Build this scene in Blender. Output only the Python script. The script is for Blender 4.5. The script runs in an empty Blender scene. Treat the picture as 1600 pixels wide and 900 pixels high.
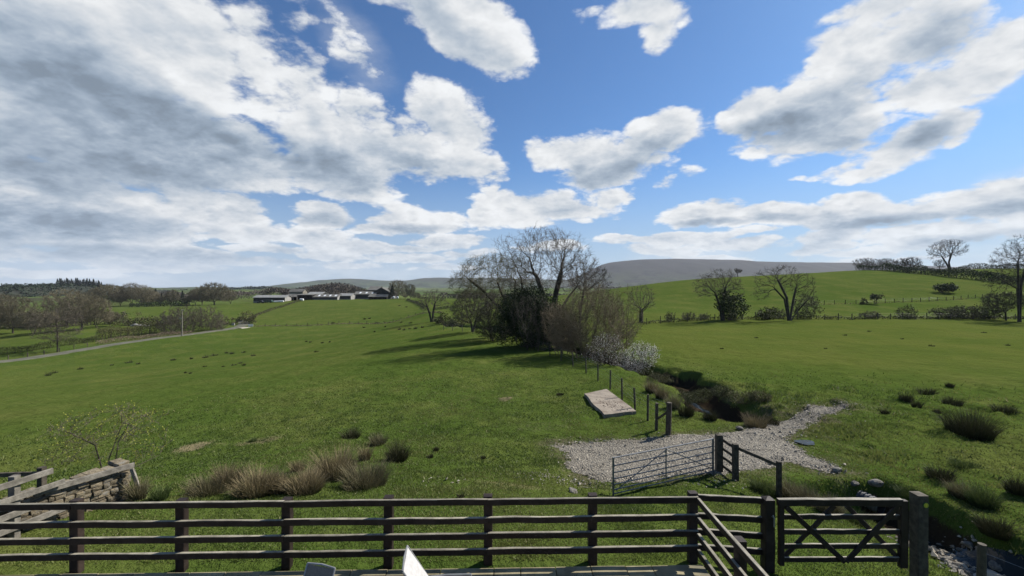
import bpy, math, random
import numpy as np
from mathutils import Vector, Matrix

# ------------------------------------------------------------------ camera, sun, exposure
SC = bpy.context.scene
COL = SC.collection
F = 650.0                      # focal length in pixels of the 1600 px wide photograph
CX, CY, CAMZ = 800.0, 450.0, 4.78
cam_data = bpy.data.cameras.new("camera")
cam = bpy.data.objects.new("camera", cam_data); COL.objects.link(cam)
cam_data.sensor_width = 36.0
cam_data.lens = 36.0 * F / 1600.0
cam.location = (0, 0, CAMZ); cam.rotation_euler = (math.pi / 2, 0, 0)
cam_data.clip_start = 0.05; cam_data.clip_end = 30000
SC.camera = cam
SUN_AZ, SUN_EL = math.radians(62), math.radians(41)     # azimuth from +Y (view direction) towards +X
SUN_DIR = Vector((math.sin(SUN_AZ) * math.cos(SUN_EL), math.cos(SUN_AZ) * math.cos(SUN_EL), math.sin(SUN_EL)))
sd = bpy.data.lights.new("sun", 'SUN'); sd.energy = 5.0; sd.angle = math.radians(0.5); sd.color = (1.0, 0.95, 0.87)
sun = bpy.data.objects.new("sun", sd); COL.objects.link(sun)
sun.rotation_euler = SUN_DIR.to_track_quat('Z', 'Y').to_euler()
SC.view_settings.view_transform = 'Standard'; SC.view_settings.look = 'None'
HAZE = 0.000055
SC.view_settings.exposure = 0.68; SC.view_settings.gamma = 1.0; SC.view_settings.use_curve_mapping = False

# ------------------------------------------------------------------ node helpers
class NT:
    def __init__(s, tree):
        s.t = tree; s.n = tree.nodes; s.l = tree.links
    def new(s, kind, **kw):
        n = s.n.new(kind)
        for k, v in kw.items(): setattr(n, k, v)
        return n
    def put(s, sock, v):
        if isinstance(v, bpy.types.NodeSocket): s.l.new(v, sock)
        elif v is not None: sock.default_value = v
    def m(s, op, a, b=None, c=None, clamp=False):
        n = s.new('ShaderNodeMath', operation=op, use_clamp=clamp)
        for i, v in enumerate((a, b, c)):
            if v is not None: s.put(n.inputs[i], v)
        return n.outputs[0]
    def v(s, op, a, b=None, out=0):
        n = s.new('ShaderNodeVectorMath', operation=op)
        s.put(n.inputs[0], a)
        if b is not None:
            s.put(n.inputs[3] if op == 'SCALE' else n.inputs[1], b)
        return n.outputs[out]
    def dot(s, a, b): return s.v('DOT_PRODUCT', a, b, 1)
    def noise(s, vec, scale, detail=4, rough=0.55, dist=0.0, lac=2.0, color=False):
        n = s.new('ShaderNodeTexNoise')
        s.put(n.inputs['Vector'], vec); n.inputs['Scale'].default_value = scale
        n.inputs['Detail'].default_value = detail; n.inputs['Roughness'].default_value = rough
        n.inputs['Distortion'].default_value = dist; n.inputs['Lacunarity'].default_value = lac
        return n.outputs['Color' if color else 'Fac']
    def smooth(s, x, a, b, lo=0.0, hi=1.0):
        n = s.new('ShaderNodeMapRange', interpolation_type='SMOOTHSTEP')
        for i, q in zip(('Value', 'From Min', 'From Max', 'To Min', 'To Max'), (x, a, b, lo, hi)): s.put(n.inputs[i], q)
        return n.outputs[0]
    def lin(s, x, a, b, lo=0.0, hi=1.0):
        n = s.new('ShaderNodeMapRange', interpolation_type='LINEAR', clamp=True)
        for i, q in zip(('Value', 'From Min', 'From Max', 'To Min', 'To Max'), (x, a, b, lo, hi)): s.put(n.inputs[i], q)
        return n.outputs[0]
    def mix(s, f, a, b, blend='MIX'):
        n = s.new('ShaderNodeMix', data_type='RGBA', blend_type=blend)
        s.put(n.inputs[0], f)
        for sock, q in ((n.inputs[6], a), (n.inputs[7], b)):
            if isinstance(q, (tuple, list)): q = tuple(q) + ((1.0,) if len(q) == 3 else ())
            s.put(sock, q)
        return n.outputs[2]
    def comb(s, x, y, z):
        n = s.new('ShaderNodeCombineXYZ')
        for i, q in enumerate((x, y, z)): s.put(n.inputs[i], q)
        return n.outputs[0]
    def sep(s, v):
        n = s.new('ShaderNodeSeparateXYZ'); s.put(n.inputs[0], v); return n.outputs
    def attr(s, name, out='Fac'):
        return s.new('ShaderNodeAttribute', attribute_name=name).outputs[out]

# ------------------------------------------------------------------ sky with clouds
world = bpy.data.worlds.new("World"); SC.world = world; world.use_nodes = True
def az_el(px, py):
    x, z = (px - CX) / F, (CY - py) / F
    return math.atan2(x, 1.0), math.atan2(z, math.hypot(x, 1.0))
SKY_STRENGTH = 0.072
CLOUD_NOISE, CLOUD_EDGE, RELIEF, CLOUD_LUM = 2.8, 0.52, 0.95, 7.6
CLOUD_PUFF, GREY_AMOUNT, CLOUD_BIAS = 0.74, 0.40, 0.10
CLOUD_LIGHT, CLOUD_DARK = (0.98, 1.0, 1.02), (0.68, 0.865, 1.10)
SKY_TINT, HORIZON = (0.46, 0.74, 1.02), (3.7, 4.7, 6.2)
CLOUDS = [(60, 90, 240, 190, 0, 1.12), (280, 70, 190, 130, 12, 1.12), (430, 110, 130, 120, 25, 1.02), (250, 210, 330, 110, 5, 1.22), (520, 220, 150, 100, 20, 1.12), (640, 230, 110, 60, 18, 0.8), (700, 160, 60, 55, -20, 0.7), (715, 195, 55, 80, -20, 0.85), (720, 260, 80, 40, 15, 0.8), (560, 160, 120, 60, 30, 0.7), (100, 340, 260, 77, 0, 1.42), (60, 300, 200, 66, 0, 1.32), (330, 330, 120, 44, 0, 1.02), (700, 20, 120, 50, 10, 1.0), (760, 30, 90, 60, 25, 0.9), (620, 0, 130, 30, 0, 0.8), (560, 70, 60, 28, 20, 0.45), (1010, 12, 85, 48, 10, 0.95), (1040, 50, 40, 32, -15, 0.7), (1030, 40, 40, 35, -15, 0.5), (930, 5, 40, 18, 0, 0.6), (900, 235, 90, 40, 5, 0.9), (1050, 210, 70, 48, -5, 1.0), (960, 255, 110, 36, 0, 1.0), (870, 320, 110, 31, 5, 1.1), (950, 300, 50, 22, 0, 0.9), (790, 320, 60, 33, 10, 1.0), (1035, 290, 32, 14, -15, 0.5), (1085, 275, 25, 10, 0, 0.4), (1190, 190, 75, 50, 0, 1.0), (1270, 180, 100, 60, 8, 1.0), (1330, 90, 90, 70, -15, 1.0), (1420, 60, 130, 90, 0, 1.0), (1530, 90, 110, 70, -5, 1.0), (1400, 10, 140, 40, 0, 0.9), (1480, 130, 130, 40, -8, 0.9), (1250, 220, 140, 36, 5, 0.9), (1400, 225, 120, 28, -12, 0.9), (1480, 195, 60, 30, -10, 0.8), (1340, 255, 110, 14, -6, 0.55), (1255, 277, 28, 9, -8, 0.45), (1110, 332, 90, 20, -3, 1.1), (1200, 335, 120, 20, -2, 1.1), (1340, 318, 60, 29, 0, 1.0), (1360, 335, 170, 26, 0, 1.1), (1520, 315, 130, 37, -4, 1.2), (1590, 330, 100, 55, 0, 1.1), (1080, 370, 120, 13, -2, 0.9), (1160, 380, 90, 13, 0, 0.9), (1000, 385, 60, 10, 0, 0.8), (1290, 368, 70, 15, -5, 0.85), (1440, 370, 150, 22, 0, 1.0), (1080, 396, 30, 9, 0, 0.7), (510, 335, 60, 22, 0, 1.12), (500, 368, 70, 18, 0, 1.0), (400, 362, 90, 20, 0, 1.0), (660, 340, 75, 26, 0, 1.0), (700, 375, 70, 15, 0, 0.9), (560, 385, 90, 13, 0, 0.85), (300, 400, 110, 15, 0, 0.9), (760, 325, 40, 33, 0, 0.9), (120, 400, 200, 28, 0, 1.0), (640, 402, 90, 11, 0, 0.8), (420, 410, 110, 10, 0, 0.7), (860, 390, 70, 11, 0, 0.7), (1000, 372, 70, 9, -3, 0.85), (1120, 404, 60, 6, 0, 0.75), (1240, 392, 60, 9, -4, 0.8), (1330, 392, 90, 10, -3, 0.85), (960, 378, 40, 8, 0, 0.7), (820, 345, 60, 16, 5, 0.8), (590, 355, 50, 12, 0, 0.7), (250, 420, 200, 10, 0, 0.8), (60, 430, 160, 8, 0, 0.7), (560, 412, 80, 7, 0, 0.7), (700, 418, 90, 6, 0, 0.7)]
CLOUDS += [(90,372,150,14,-2,.95),(260,388,110,10,0,.95),(420,388,80,10,0,.95),(330,412,120,7,0,.9),(520,398,70,8,0,.9),(640,386,60,9,0,.95),(120,412,140,7,0,.9),(740,396,50,8,0,.9),(1180,362,60,8,-2,.95),(1060,388,50,7,0,.9),(1390,404,120,7,0,.9),(1280,382,60,8,-3,.95)]
WISPS = [(200,440,500,24,0,.45),(700,436,400,16,0,.45),(1250,420,420,24,0,.55),(1550,410,200,40,0,.65),(560,70,80,50,20,.35),(100,400,320,50,0,.6),(1560,300,160,40,-8,.6),(1440,400,220,22,0,.5),(1080,390,160,22,0,.5),(480,420,300,22,0,.5),(1500,60,220,110,0,.3)]
GREYS = [(90,120,180,110,0,.8),(330,220,330,60,6,1.0),(150,250,260,50,0,.9),(520,260,130,40,12,.8),(640,250,90,26,15,.4),(60,340,240,30,0,.7),(700,40,90,30,15,.35),
 (930,270,70,16,0,.7),(1040,235,50,22,0,.4),(1220,205,90,22,-3,.9),(1300,190,60,30,5,.5),(1440,70,70,40,-20,.7),(1350,130,40,35,0,.4),(1440,210,45,14,-10,.6),(1400,140,60,18,0,.3),
 (1130,342,60,7,0,.7),(1220,340,60,7,0,.5),(1400,345,120,12,0,.7),(1540,335,110,16,0,.9),(1500,375,120,10,0,.6),(300,400,200,12,0,.6),(520,345,50,8,0,.5),(660,352,60,8,0,.5),(150,400,200,20,0,.6)]

def build_world():
    T = NT(world.node_tree); T.n.clear()
    out = T.new('ShaderNodeOutputWorld'); bg = T.new('ShaderNodeBackground')
    T.l.new(bg.outputs[0], out.inputs[0]); bg.inputs[1].default_value = SKY_STRENGTH
    sky = T.new('ShaderNodeTexSky', sky_type='NISHITA'); sky.sun_disc = False
    sky.sun_elevation = SUN_EL; sky.sun_rotation = SUN_AZ
    sky.air_density = 1.0; sky.dust_density = 0.6; sky.ozone_density = 2.0; sky.altitude = 100
    d = T.new('ShaderNodeTexCoord').outputs['Generated']
    d = T.v('NORMALIZE', d)
    x, y, z = T.sep(d)
    zc = T.m('MAXIMUM', z, 0.0)
    az = T.m('ARCTAN2', x, y)
    el = T.m('ARCSINE', z)
    # turbulent warp so that no cloud keeps a smooth outline; flatter towards the horizon
    def layer(v):
        x_, y_, z_ = T.sep(v); den = T.m('ADD', T.m('MAXIMUM', z_, 0.0), 0.30)
        return T.comb(T.m('DIVIDE', x_, den), T.m('DIVIDE', y_, den), T.m('MULTIPLY', z_, 1.2))
    pv = layer(d)
    n0 = T.noise(pv, 3.0, 10, 0.60, 0.0)
    n1 = T.noise(layer(T.v('ADD', d, (0.030, 0.0, 0.055))), 3.0, 5, 0.60, 0.0)
    bl = T.noise(T.v('ADD', pv, (3.7, 1.9, 5.1)), 6.5, 8, 0.58, 0.0)
    bl1 = T.noise(T.v('ADD', layer(T.v('ADD', d, (0.012, 0.0, 0.022))), (3.7, 1.9, 5.1)), 6.5, 5, 0.58, 0.0)
    fold = lambda q: T.m('SUBTRACT', T.m('MULTIPLY', T.m('ABSOLUTE', T.m('SUBTRACT', q, 0.5)), 3.4), 0.36)
    puff, puff1 = fold(bl), fold(bl1)
    wz = T.noise(pv, 1.5, 4, 0.6, 0.0, color=True)
    w3 = T.v('SUBTRACT', wz, (0.5, 0.5, 0.5))
    wx, wy, _ = T.sep(w3)
    aw = T.m('ADD', az, T.m('MULTIPLY', wx, 0.16))
    ew = T.m('ADD', el, T.m('MULTIPLY', T.m('MULTIPLY', wy, 0.34), T.m('ADD', zc, 0.08)))
    pos = T.comb(aw, ew, 0.0)
    def field(blobs, start):
        acc = start
        for px, py, rx, ry, tilt, amp in blobs:
            a0, e0 = az_el(px, py)
            ax = (az_el(px + rx, py)[0] - az_el(px - rx, py)[0]) / 2
            ey = (az_el(px, py - ry)[1] - az_el(px, py + ry)[1]) / 2
            if abs(tilt) < 4:
                n = T.new('ShaderNodeVectorMath', operation='MULTIPLY_ADD'); T.put(n.inputs[0], pos)
                n.inputs[1].default_value = (1 / ax, 1 / ey, 0); n.inputs[2].default_value = (-a0 / ax, -e0 / ey, 0)
                r2 = T.dot(n.outputs[0], n.outputs[0])
            else:
                t = math.radians(tilt); q = T.v('SUBTRACT', pos, (a0, e0, 0))
                u = T.dot(q, (math.cos(t) / ax, -math.sin(t) / ax, 0)); w = T.dot(q, (math.sin(t) / ey, math.cos(t) / ey, 0))
                r2 = T.m('MULTIPLY_ADD', w, w, T.m('MULTIPLY', u, u))
            acc = T.m('MAXIMUM', acc, T.m('MULTIPLY_ADD', r2, -amp, amp))
        return acc
    # away from the frame broken cumulus, thinned to lower the fill light
    away = T.m('MAXIMUM', T.smooth(T.m('ABSOLUTE', az), 0.95, 1.3), T.smooth(el, 0.66, 0.85))
    base = T.m('MULTIPLY_ADD', away, 0.36, -0.60)
    cov = field(CLOUDS, base)
    dens = T.m('ADD', cov, T.m('MULTIPLY', T.m('SUBTRACT', n0, 0.5), CLOUD_NOISE))
    dens = T.m('ADD', dens, T.m('MULTIPLY_ADD', puff, CLOUD_PUFF, CLOUD_BIAS))
    soft = field(WISPS, -1.0)
    alpha = T.smooth(dens, 0.02, CLOUD_EDGE)
    wisp = T.m('MULTIPLY', T.smooth(T.m('ADD', soft, T.m('MULTIPLY', T.m('SUBTRACT', n0, 0.5), 1.6)), -0.1, 1.1), 0.75)
    alpha = T.m('MAXIMUM', alpha, wisp)
    thick = T.smooth(dens, 0.05, 1.3)
    grey = T.smooth(T.m('ADD', field(GREYS, -0.9), T.m('MULTIPLY', T.m('SUBTRACT', n0, 0.5), 0.8)), -0.55, 1.05)
    relief = T.m('ADD', T.m('MULTIPLY', T.m('SUBTRACT', n0, n1), RELIEF), T.m('MULTIPLY', T.m('SUBTRACT', puff, puff1), 0.28))
    lum = T.m('SUBTRACT', 0.97, T.m('MULTIPLY', thick, 0.16))
    lum = T.m('SUBTRACT', lum, T.m('MULTIPLY', grey, GREY_AMOUNT))
    lum = T.m('ADD', lum, relief)
    lum = T.m('MINIMUM', T.m('MAXIMUM', lum, 0.36), 1.06)
    tint = T.mix(T.smooth(lum, 0.4, 1.0), CLOUD_DARK, CLOUD_LIGHT)
    white = T.v('SCALE', tint, T.m('MULTIPLY', lum, CLOUD_LUM))
    skyc = T.mix(1.0, sky.outputs[0], SKY_TINT, 'MULTIPLY')
    hz = T.smooth(el, 0.30, 0.0)
    skyc = T.mix(T.m('MULTIPLY', hz, 0.78), skyc, HORIZON)
    fade = T.smooth(el, 0.0, 0.16, 0.70, 1.0)
    col = T.mix(T.m('MULTIPLY', alpha, fade), skyc, white)
    T.l.new(col, bg.inputs[0])
build_world()
world.cycles.sampling_method = 'MANUAL'; world.cycles.sample_map_resolution = 1024

# ------------------------------------------------------------------ object helpers
def tag(o, label=None, cat=None, group=None, kind=None):
    for k, q in (('label', label), ('category', cat), ('group', group), ('kind', kind)):
        if q: o[k] = q
    return o
def empty(name, loc, label, cat, group=None, rotz=0.0):
    o = bpy.data.objects.new(name, None); COL.objects.link(o); o.empty_display_size = 0.1
    o.location = loc; o.rotation_euler = (0, 0, rotz)
    return tag(o, label, cat, group)
class MB:
    """collects vertices and faces with numpy, builds one mesh object"""
    def __init__(s): s.v = []; s.f = {}; s.n = 0; s.a = []
    def add(s, verts, faces, attr=None):
        verts = np.asarray(verts, dtype=np.float32).reshape(-1, 3)
        if not isinstance(faces, (list, tuple)) or (len(faces) and not isinstance(faces[0], np.ndarray)):
            faces = [np.asarray(faces)] if not isinstance(faces, list) or len({len(q) for q in faces}) == 1 else \
                    [np.asarray([q for q in faces if len(q) == k]) for k in sorted({len(q) for q in faces})]
        for fa in faces:
            fa = np.asarray(fa, dtype=np.int32)
            if fa.size: s.f.setdefault(fa.shape[1], []).append(fa + s.n)
        s.v.append(verts); s.n += len(verts)
        s.a.append(np.full(len(verts), 0.5, np.float32) if attr is None else np.broadcast_to(np.asarray(attr, np.float32), (len(verts),)))
        return s
    def mesh(s, name, attr=None, smooth=False):
        me = bpy.data.meshes.new(name)
        V = np.concatenate(s.v)
        me.vertices.add(len(V)); me.vertices.foreach_set('co', V.ravel())
        li = []; st = []; k = 0
        for n, arrs in s.f.items():
            fa = np.concatenate(arrs); li.append(fa.ravel())
            st.append(k + np.arange(len(fa), dtype=np.int32) * n); k += fa.size
        li = np.concatenate(li); st = np.concatenate(st)
        me.loops.add(len(li)); me.loops.foreach_set('vertex_index', li)
        me.polygons.add(len(st)); me.polygons.foreach_set('loop_start', st)
        me.polygons.foreach_set('use_smooth', np.full(len(st), smooth, dtype=bool))
        if attr:
            A = me.attributes.new(attr, 'FLOAT', 'POINT'); A.data.foreach_set('value', np.concatenate(s.a))
        me.update(calc_edges=True)
        return me
    def build(s, name, mat, parent=None, loc=None, attr=None, smooth=False):
        me = s.mesh(name, attr, smooth); me.materials.append(mat)
        o = bpy.data.objects.new(name, me); COL.objects.link(o)
        if parent: o.parent = parent
        if loc is not None: o.location = loc
        return o
def copy_tree(o, parent=None):
    c = o.copy(); COL.objects.link(c)
    if parent: c.parent = parent
    for ch in list(o.children): copy_tree(ch, c)
    return c
def dup(root, loc, rotz, scale, label, group=None):
    c = copy_tree(root); c.location = loc; c.rotation_euler = (0, 0, rotz)
    c.scale = scale if isinstance(scale, (tuple, list)) else (scale,) * 3
    c['label'] = label
    if group: c['group'] = group
    return c

def frames(d):
    d = d / np.maximum(np.linalg.norm(d, axis=1, keepdims=True), 1e-9)
    ref = np.array([0.94, 0.28, 0.19]); ref = ref / np.linalg.norm(ref)
    u = ref - d * (d @ ref)[:, None]
    u /= np.maximum(np.linalg.norm(u, axis=1, keepdims=True), 1e-6)
    return u, np.cross(d, u)
def tubes(A, B, ra, rb, n, da=None, db=None):
    """independent tapered tubes A->B; returns verts and quads"""
    A = np.asarray(A, float); B = np.asarray(B, float); M = len(A)
    da = B - A if da is None else da; db = B - A if db is None else db
    ua, va = frames(da); ub, vb = frames(db)
    th = np.arange(n) * 2 * math.pi / n
    c, s_ = np.cos(th)[None, :, None], np.sin(th)[None, :, None]
    ra = np.broadcast_to(ra, (M,))[:, None, None]; rb = np.broadcast_to(rb, (M,))[:, None, None]
    VA = A[:, None] + ra * (c * ua[:, None] + s_ * va[:, None])
    VB = B[:, None] + rb * (c * ub[:, None] + s_ * vb[:, None])
    V = np.concatenate([VA, VB], 1).reshape(-1, 3)
    i = np.arange(n); j = (i + 1) % n
    q = np.stack([i, j, j + n, i + n], 1)
    Q = (q[None] + (np.arange(M) * 2 * n)[:, None, None]).reshape(-1, 4)
    return V, Q
def cones(A, B, ra):
    """thin three-sided spikes, three triangles each"""
    A = np.asarray(A, float); B = np.asarray(B, float); M = len(A)
    u, v = frames(B - A); th = np.arange(3) * 2 * math.pi / 3
    ra = np.broadcast_to(ra, (M,))[:, None, None]
    VA = A[:, None] + ra * (np.cos(th)[None, :, None] * u[:, None] + np.sin(th)[None, :, None] * v[:, None])
    V = np.concatenate([VA, B[:, None]], 1).reshape(-1, 3)
    t = np.array([[0, 1, 3], [1, 2, 3], [2, 0, 3]])
    return V, (t[None] + (np.arange(M) * 4)[:, None, None]).reshape(-1, 3)
def pipe(pts, r, n=8, caps=True):
    """one smooth tube along a polyline"""
    P = np.asarray(pts, float); K = len(P); r = np.broadcast_to(np.asarray(r, float), (K,))
    d = np.gradient(P, axis=0); u, v = frames(d)
    th = np.arange(n) * 2 * math.pi / n
    V = (P[:, None] + r[:, None, None] * (np.cos(th)[None, :, None] * u[:, None] + np.sin(th)[None, :, None] * v[:, None])).reshape(-1, 3)
    F_ = [[k * n + i, k * n + (i + 1) % n, (k + 1) * n + (i + 1) % n, (k + 1) * n + i] for k in range(K - 1) for i in range(n)]
    out = [np.array(F_)]
    if caps: out.append(np.array([list(range(n))[::-1], [(K - 1) * n + i for i in range(n)]]))
    return V, out
RB = np.random.default_rng(5)
def beam(A, B, w, h, up=(0, 0, 1), ch=0.006, seg=5, jit=0.0025):
    """a sawn timber from A to B with chamfered, slightly uneven edges"""
    A = np.asarray(A, float); B = np.asarray(B, float); d = B - A; d /= np.linalg.norm(d)
    up = np.asarray(up, float); s_ = np.cross(d, up); s_ /= np.linalg.norm(s_); t = np.cross(s_, d)
    x, y = w / 2, h / 2
    prof = np.array([(x - ch, -y), (x, -y + ch), (x, y - ch), (x - ch, y), (-x + ch, y), (-x, y - ch), (-x, -y + ch), (-x + ch, -y)])
    V = []
    for k in range(seg + 1):
        c = A + (B - A) * (k / seg) + s_ * RB.normal(0, jit) + t * RB.normal(0, jit)
        p = prof + RB.normal(0, jit * 0.5, prof.shape)
        V.append(c + p[:, :1] * s_ + p[:, 1:] * t)
    V = np.concatenate(V); n = 8
    Q = [[k * n + i, (k + 1) * n + i, (k + 1) * n + (i + 1) % n, k * n + (i + 1) % n] for k in range(seg) for i in range(n)]
    return V, [np.array(Q), np.array([list(range(n)), [seg * n + i for i in range(n)][::-1]])]
def rock(rng, sx, sy, sz, jag=0.18):
    """a rough block: 8 corners pulled about plus face centres, 24 triangles"""
    c = np.array([(x, y, z) for x in (-1, 1) for y in (-1, 1) for z in (-1, 1)], float)
    c *= 1 + rng.uniform(-jag, jag * 0.4, c.shape)
    faces = [(0, 1, 3, 2), (4, 6, 7, 5), (0, 4, 5, 1), (2, 3, 7, 6), (0, 2, 6, 4), (1, 5, 7, 3)]
    V = list(c); Tt = []
    for f in faces:
        m = np.mean([c[i] for i in f], 0) * (1.12 + rng.uniform(-.08, .08)); V.append(m); k = len(V) - 1
        for a, b in zip(f, f[1:] + f[:1]): Tt.append((a, b, k))
    return np.array(V) * np.array([sx, sy, sz]) / 2, np.array(Tt)

def boulder(rng, sx, sy, sz):
    """a weathered stone: a twice divided octahedron pushed about, 128 triangles"""
    V = [np.array(q, float) for q in ((1, 0, 0), (-1, 0, 0), (0, 1, 0), (0, -1, 0), (0, 0, 1), (0, 0, -1))]
    Fc = [(0, 2, 4), (2, 1, 4), (1, 3, 4), (3, 0, 4), (2, 0, 5), (1, 2, 5), (3, 1, 5), (0, 3, 5)]
    for _ in range(2):
        new, mid = [], {}
        def m(i, j):
            k = (min(i, j), max(i, j))
            if k not in mid: p = V[i] + V[j]; V.append(p / np.linalg.norm(p)); mid[k] = len(V) - 1
            return mid[k]
        for a_, b_, c_ in Fc: x, y, z = m(a_, b_), m(b_, c_), m(c_, a_); new += [(a_, x, z), (x, b_, y), (z, y, c_), (x, y, z)]
        Fc = new
    V = np.array(V); ax = rng.normal(0, 1, (7, 3)); ax /= np.linalg.norm(ax, axis=1, keepdims=True)
    for q in ax:                                            # cut flat facets
        h = rng.uniform(.55, .85); d = V @ q; V = V - np.maximum(d - h, 0)[:, None] * q
    V *= 1 + rng.normal(0, .035, (len(V), 1))
    return V * np.array([sx, sy, sz]) / 2, np.array(Fc)

# ------------------------------------------------------------------ noise for shaping
def _hash(ix, iy, seed):
    h = (ix.astype(np.int64) * 374761393 + iy.astype(np.int64) * 668265263 + seed * 974711) & 0xFFFFFFFF
    h = ((h ^ (h >> 13)) * 1274126177) & 0xFFFFFFFF
    return ((h ^ (h >> 16)) & 0xFFFF) / 65535.0
def vnoise(x, y, seed=0):
    ix, iy = np.floor(x), np.floor(y); fx, fy = x - ix, y - iy
    fx = fx * fx * (3 - 2 * fx); fy = fy * fy * (3 - 2 * fy)
    a, b = _hash(ix, iy, seed), _hash(ix + 1, iy, seed); c, d = _hash(ix, iy + 1, seed), _hash(ix + 1, iy + 1, seed)
    return (a + (b - a) * fx) * (1 - fy) + (c + (d - c) * fx) * fy - 0.5
def fbm2(x, y, oct=4, seed=0, rough=0.5):
    s_ = 0; a = 1.0
    for o in range(oct):
        s_ = s_ + a * vnoise(x * 2 ** o + 17.3 * o, y * 2 ** o - 9.1 * o, seed + o); a *= rough
    return s_
def sstep(a, b, x):
    t = np.clip((x - a) / (b - a), 0, 1); return t * t * (3 - 2 * t)

# ------------------------------------------------------------------ terrain
def P(px, py, Y):
    return ((px - CX) / F * Y, Y, CAMZ + (CY - py) / F * Y)
CTRL = [  # lawn and near slope in metres
 (-14,7,-.10),(-10,6.5,-.06),(-6,6.5,-.05),(-2,6.5,-.05),(2,6.5,-.05),(5,6.5,-.06),(7.2,6.8,-.30),(9,7.2,-.95),(12,5,-1.0),(16,5,-1.1),
 (-12,9.2,-.32),(-8,9.2,-.18),(-4,9.2,-.13),(0,9.2,-.15),(3.5,9.2,-.3),(6,9.2,-.55),(8.8,9.2,-1.0),
 (-9,11.5,-.7),(-4,11.5,-.65),(0,12,-.85),(2.9,12,-1.2),(5,12.4,-1.2),(6.6,13.5,-1.27),(7.6,11.8,-1.22),(9.5,13,-1.4),(11.5,14.2,-1.42),
 (-4,15,-1.3),(-12,15,-1.75),(-20,15,-2.3),(1.5,17.5,-1.75),(6.7,18,-1.65),(10,18,-1.65),(14,18,-1.6),(20,18,-1.5),
 (14,11,-1.2),(14.5,8,-1.2),(18,12.5,-1.3),(24,16,-1.4),(30,12,-1.3),(40,16,-1.4),
 (4.7,21.5,-1.9),(6.7,24,-2.0),(5,30,-2.15),(-2,25,-2.2),(-12,25,-2.7),(-24,25,-3.5),(-37,25,-4.4),(-50,25,-5.2),
 (16,30,-1.9),(20,25,-1.7),(34,27,-1.65),(50,30,-1.7),(8,42,-2.4),(-5,45,-2.9),(-25,45,-4.7),(-50,45,-6.6),(-75,45,-8),(20,45,-2.0),(50,45,-1.9),
 (5,57,-2.6),(-8,80,-3.4),(-20,65,-4.6),(-45,70,-8.0),(70,60,-1.9),(30,65,-2.0)]
CTRL += [P(*q) for q in [
 (-150,577,85),(0,568,94),(100,553,106),(200,536,121),(284,524,136),(370,513,160),(420,510,166),(550,506,166),(620,503,158),(700,496,135),(660,490,152),
 (400,474,290),(480,469,300),(560,469,300),(640,468,290),(680,480,205),(600,480,230),(500,485,230),(430,492,220),
 (0,540,116),(100,520,142),(200,500,192),(300,484,245),(380,482,262),(350,476,340),(200,478,340),(60,484,330),(-200,560,110),(-200,500,190),(-200,480,330),
 (1000,507,80),(1150,502,82),(1300,499,85),(1450,498,88),(1600,497,93),(1900,498,95),
 (960,483,110),(1130,482,112),(1300,478,112),(1450,470,120),(1560,464,126),(1900,470,125),
 (955,452,200),(1080,437,210),(1200,430,216),(1300,425,222),(1345,422,224),(1400,425,202),(1450,430,182),(1500,435,166),(1560,441,152),(1900,445,160),
 (1440,423,232),(1500,421,236),(1560,420,240),(1650,419,250),(1900,417,260),(900,470,150),(800,473,200),(740,470,240),(850,466,300)]]
for _px in (-400, -100, 200, 500, 800, 1100, 1400, 1700, 2000):
    CTRL += [((_px - CX) / F * 420, 420, -7.0), ((_px - CX) / F * 800, 800, -6.0), ((_px - CX) / F * 2200, 2200, -4.5), ((_px - CX) / F * 4500, 4500, -3.0)]
for _a in (75, 110, 150, 180, 210, 250, 285):
    for _r, _z in ((6, -.05), (25, -1.0), (100, -2), (400, -4), (4500, -4)):
        CTRL.append((_r * math.sin(math.radians(_a)), _r * math.cos(math.radians(_a)), _z if _a < 180 or _r < 30 else _z * 2))
CTRL = np.array(CTRL, float)
def uv_of(x, y):
    r = np.hypot(x, y); return np.arctan2(x, y) * 1.15, np.log(np.maximum(r, 2.0))
def _tps(r2): return 0.5 * r2 * np.log(np.maximum(r2, 1e-12))
def _fit():
    u, v = uv_of(CTRL[:, 0], CTRL[:, 1])
    C = np.stack([u, v], 1); N = len(C)
    K = _tps(((C[:, None] - C[None]) ** 2).sum(-1)) + np.eye(N) * 2e-4
    Pm = np.concatenate([np.ones((N, 1)), C], 1)
    A = np.zeros((N + 3, N + 3)); A[:N, :N] = K; A[:N, N:] = Pm; A[N:, :N] = Pm.T
    b = np.zeros(N + 3); b[:N] = CTRL[:, 2]
    return C, np.linalg.solve(A, b)
_C, _W = _fit()
BROOK_N = np.array([(12.2,20.4),(12.2,22),(12.0,24),(12.2,27),(12.7,30),(12.3,34),(11.0,39),(8.8,46),(6.4,54),(2.5,66),(-5,84),(-15,106),(-20,125)], float)
BROOK_S = np.array([(11.25,13.4),(11.2,11.2),(11.2,9.6),(11.7,8),(12.3,6),(12.8,3.5)], float)
def poly_dist(x, y, L):
    best = np.full(np.shape(x), 1e9); tt = np.zeros(np.shape(x))
    acc = 0.0
    for (ax, ay), (bx, by) in zip(L[:-1], L[1:]):
        dx, dy = bx - ax, by - ay; l2 = dx * dx + dy * dy
        t = np.clip(((x - ax) * dx + (y - ay) * dy) / l2, 0, 1)
        dd = np.hypot(x - ax - t * dx, y - ay - t * dy)
        tt = np.where(dd < best, acc + t * math.sqrt(l2), tt); best = np.minimum(best, dd); acc += math.sqrt(l2)
    return best, tt
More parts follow.
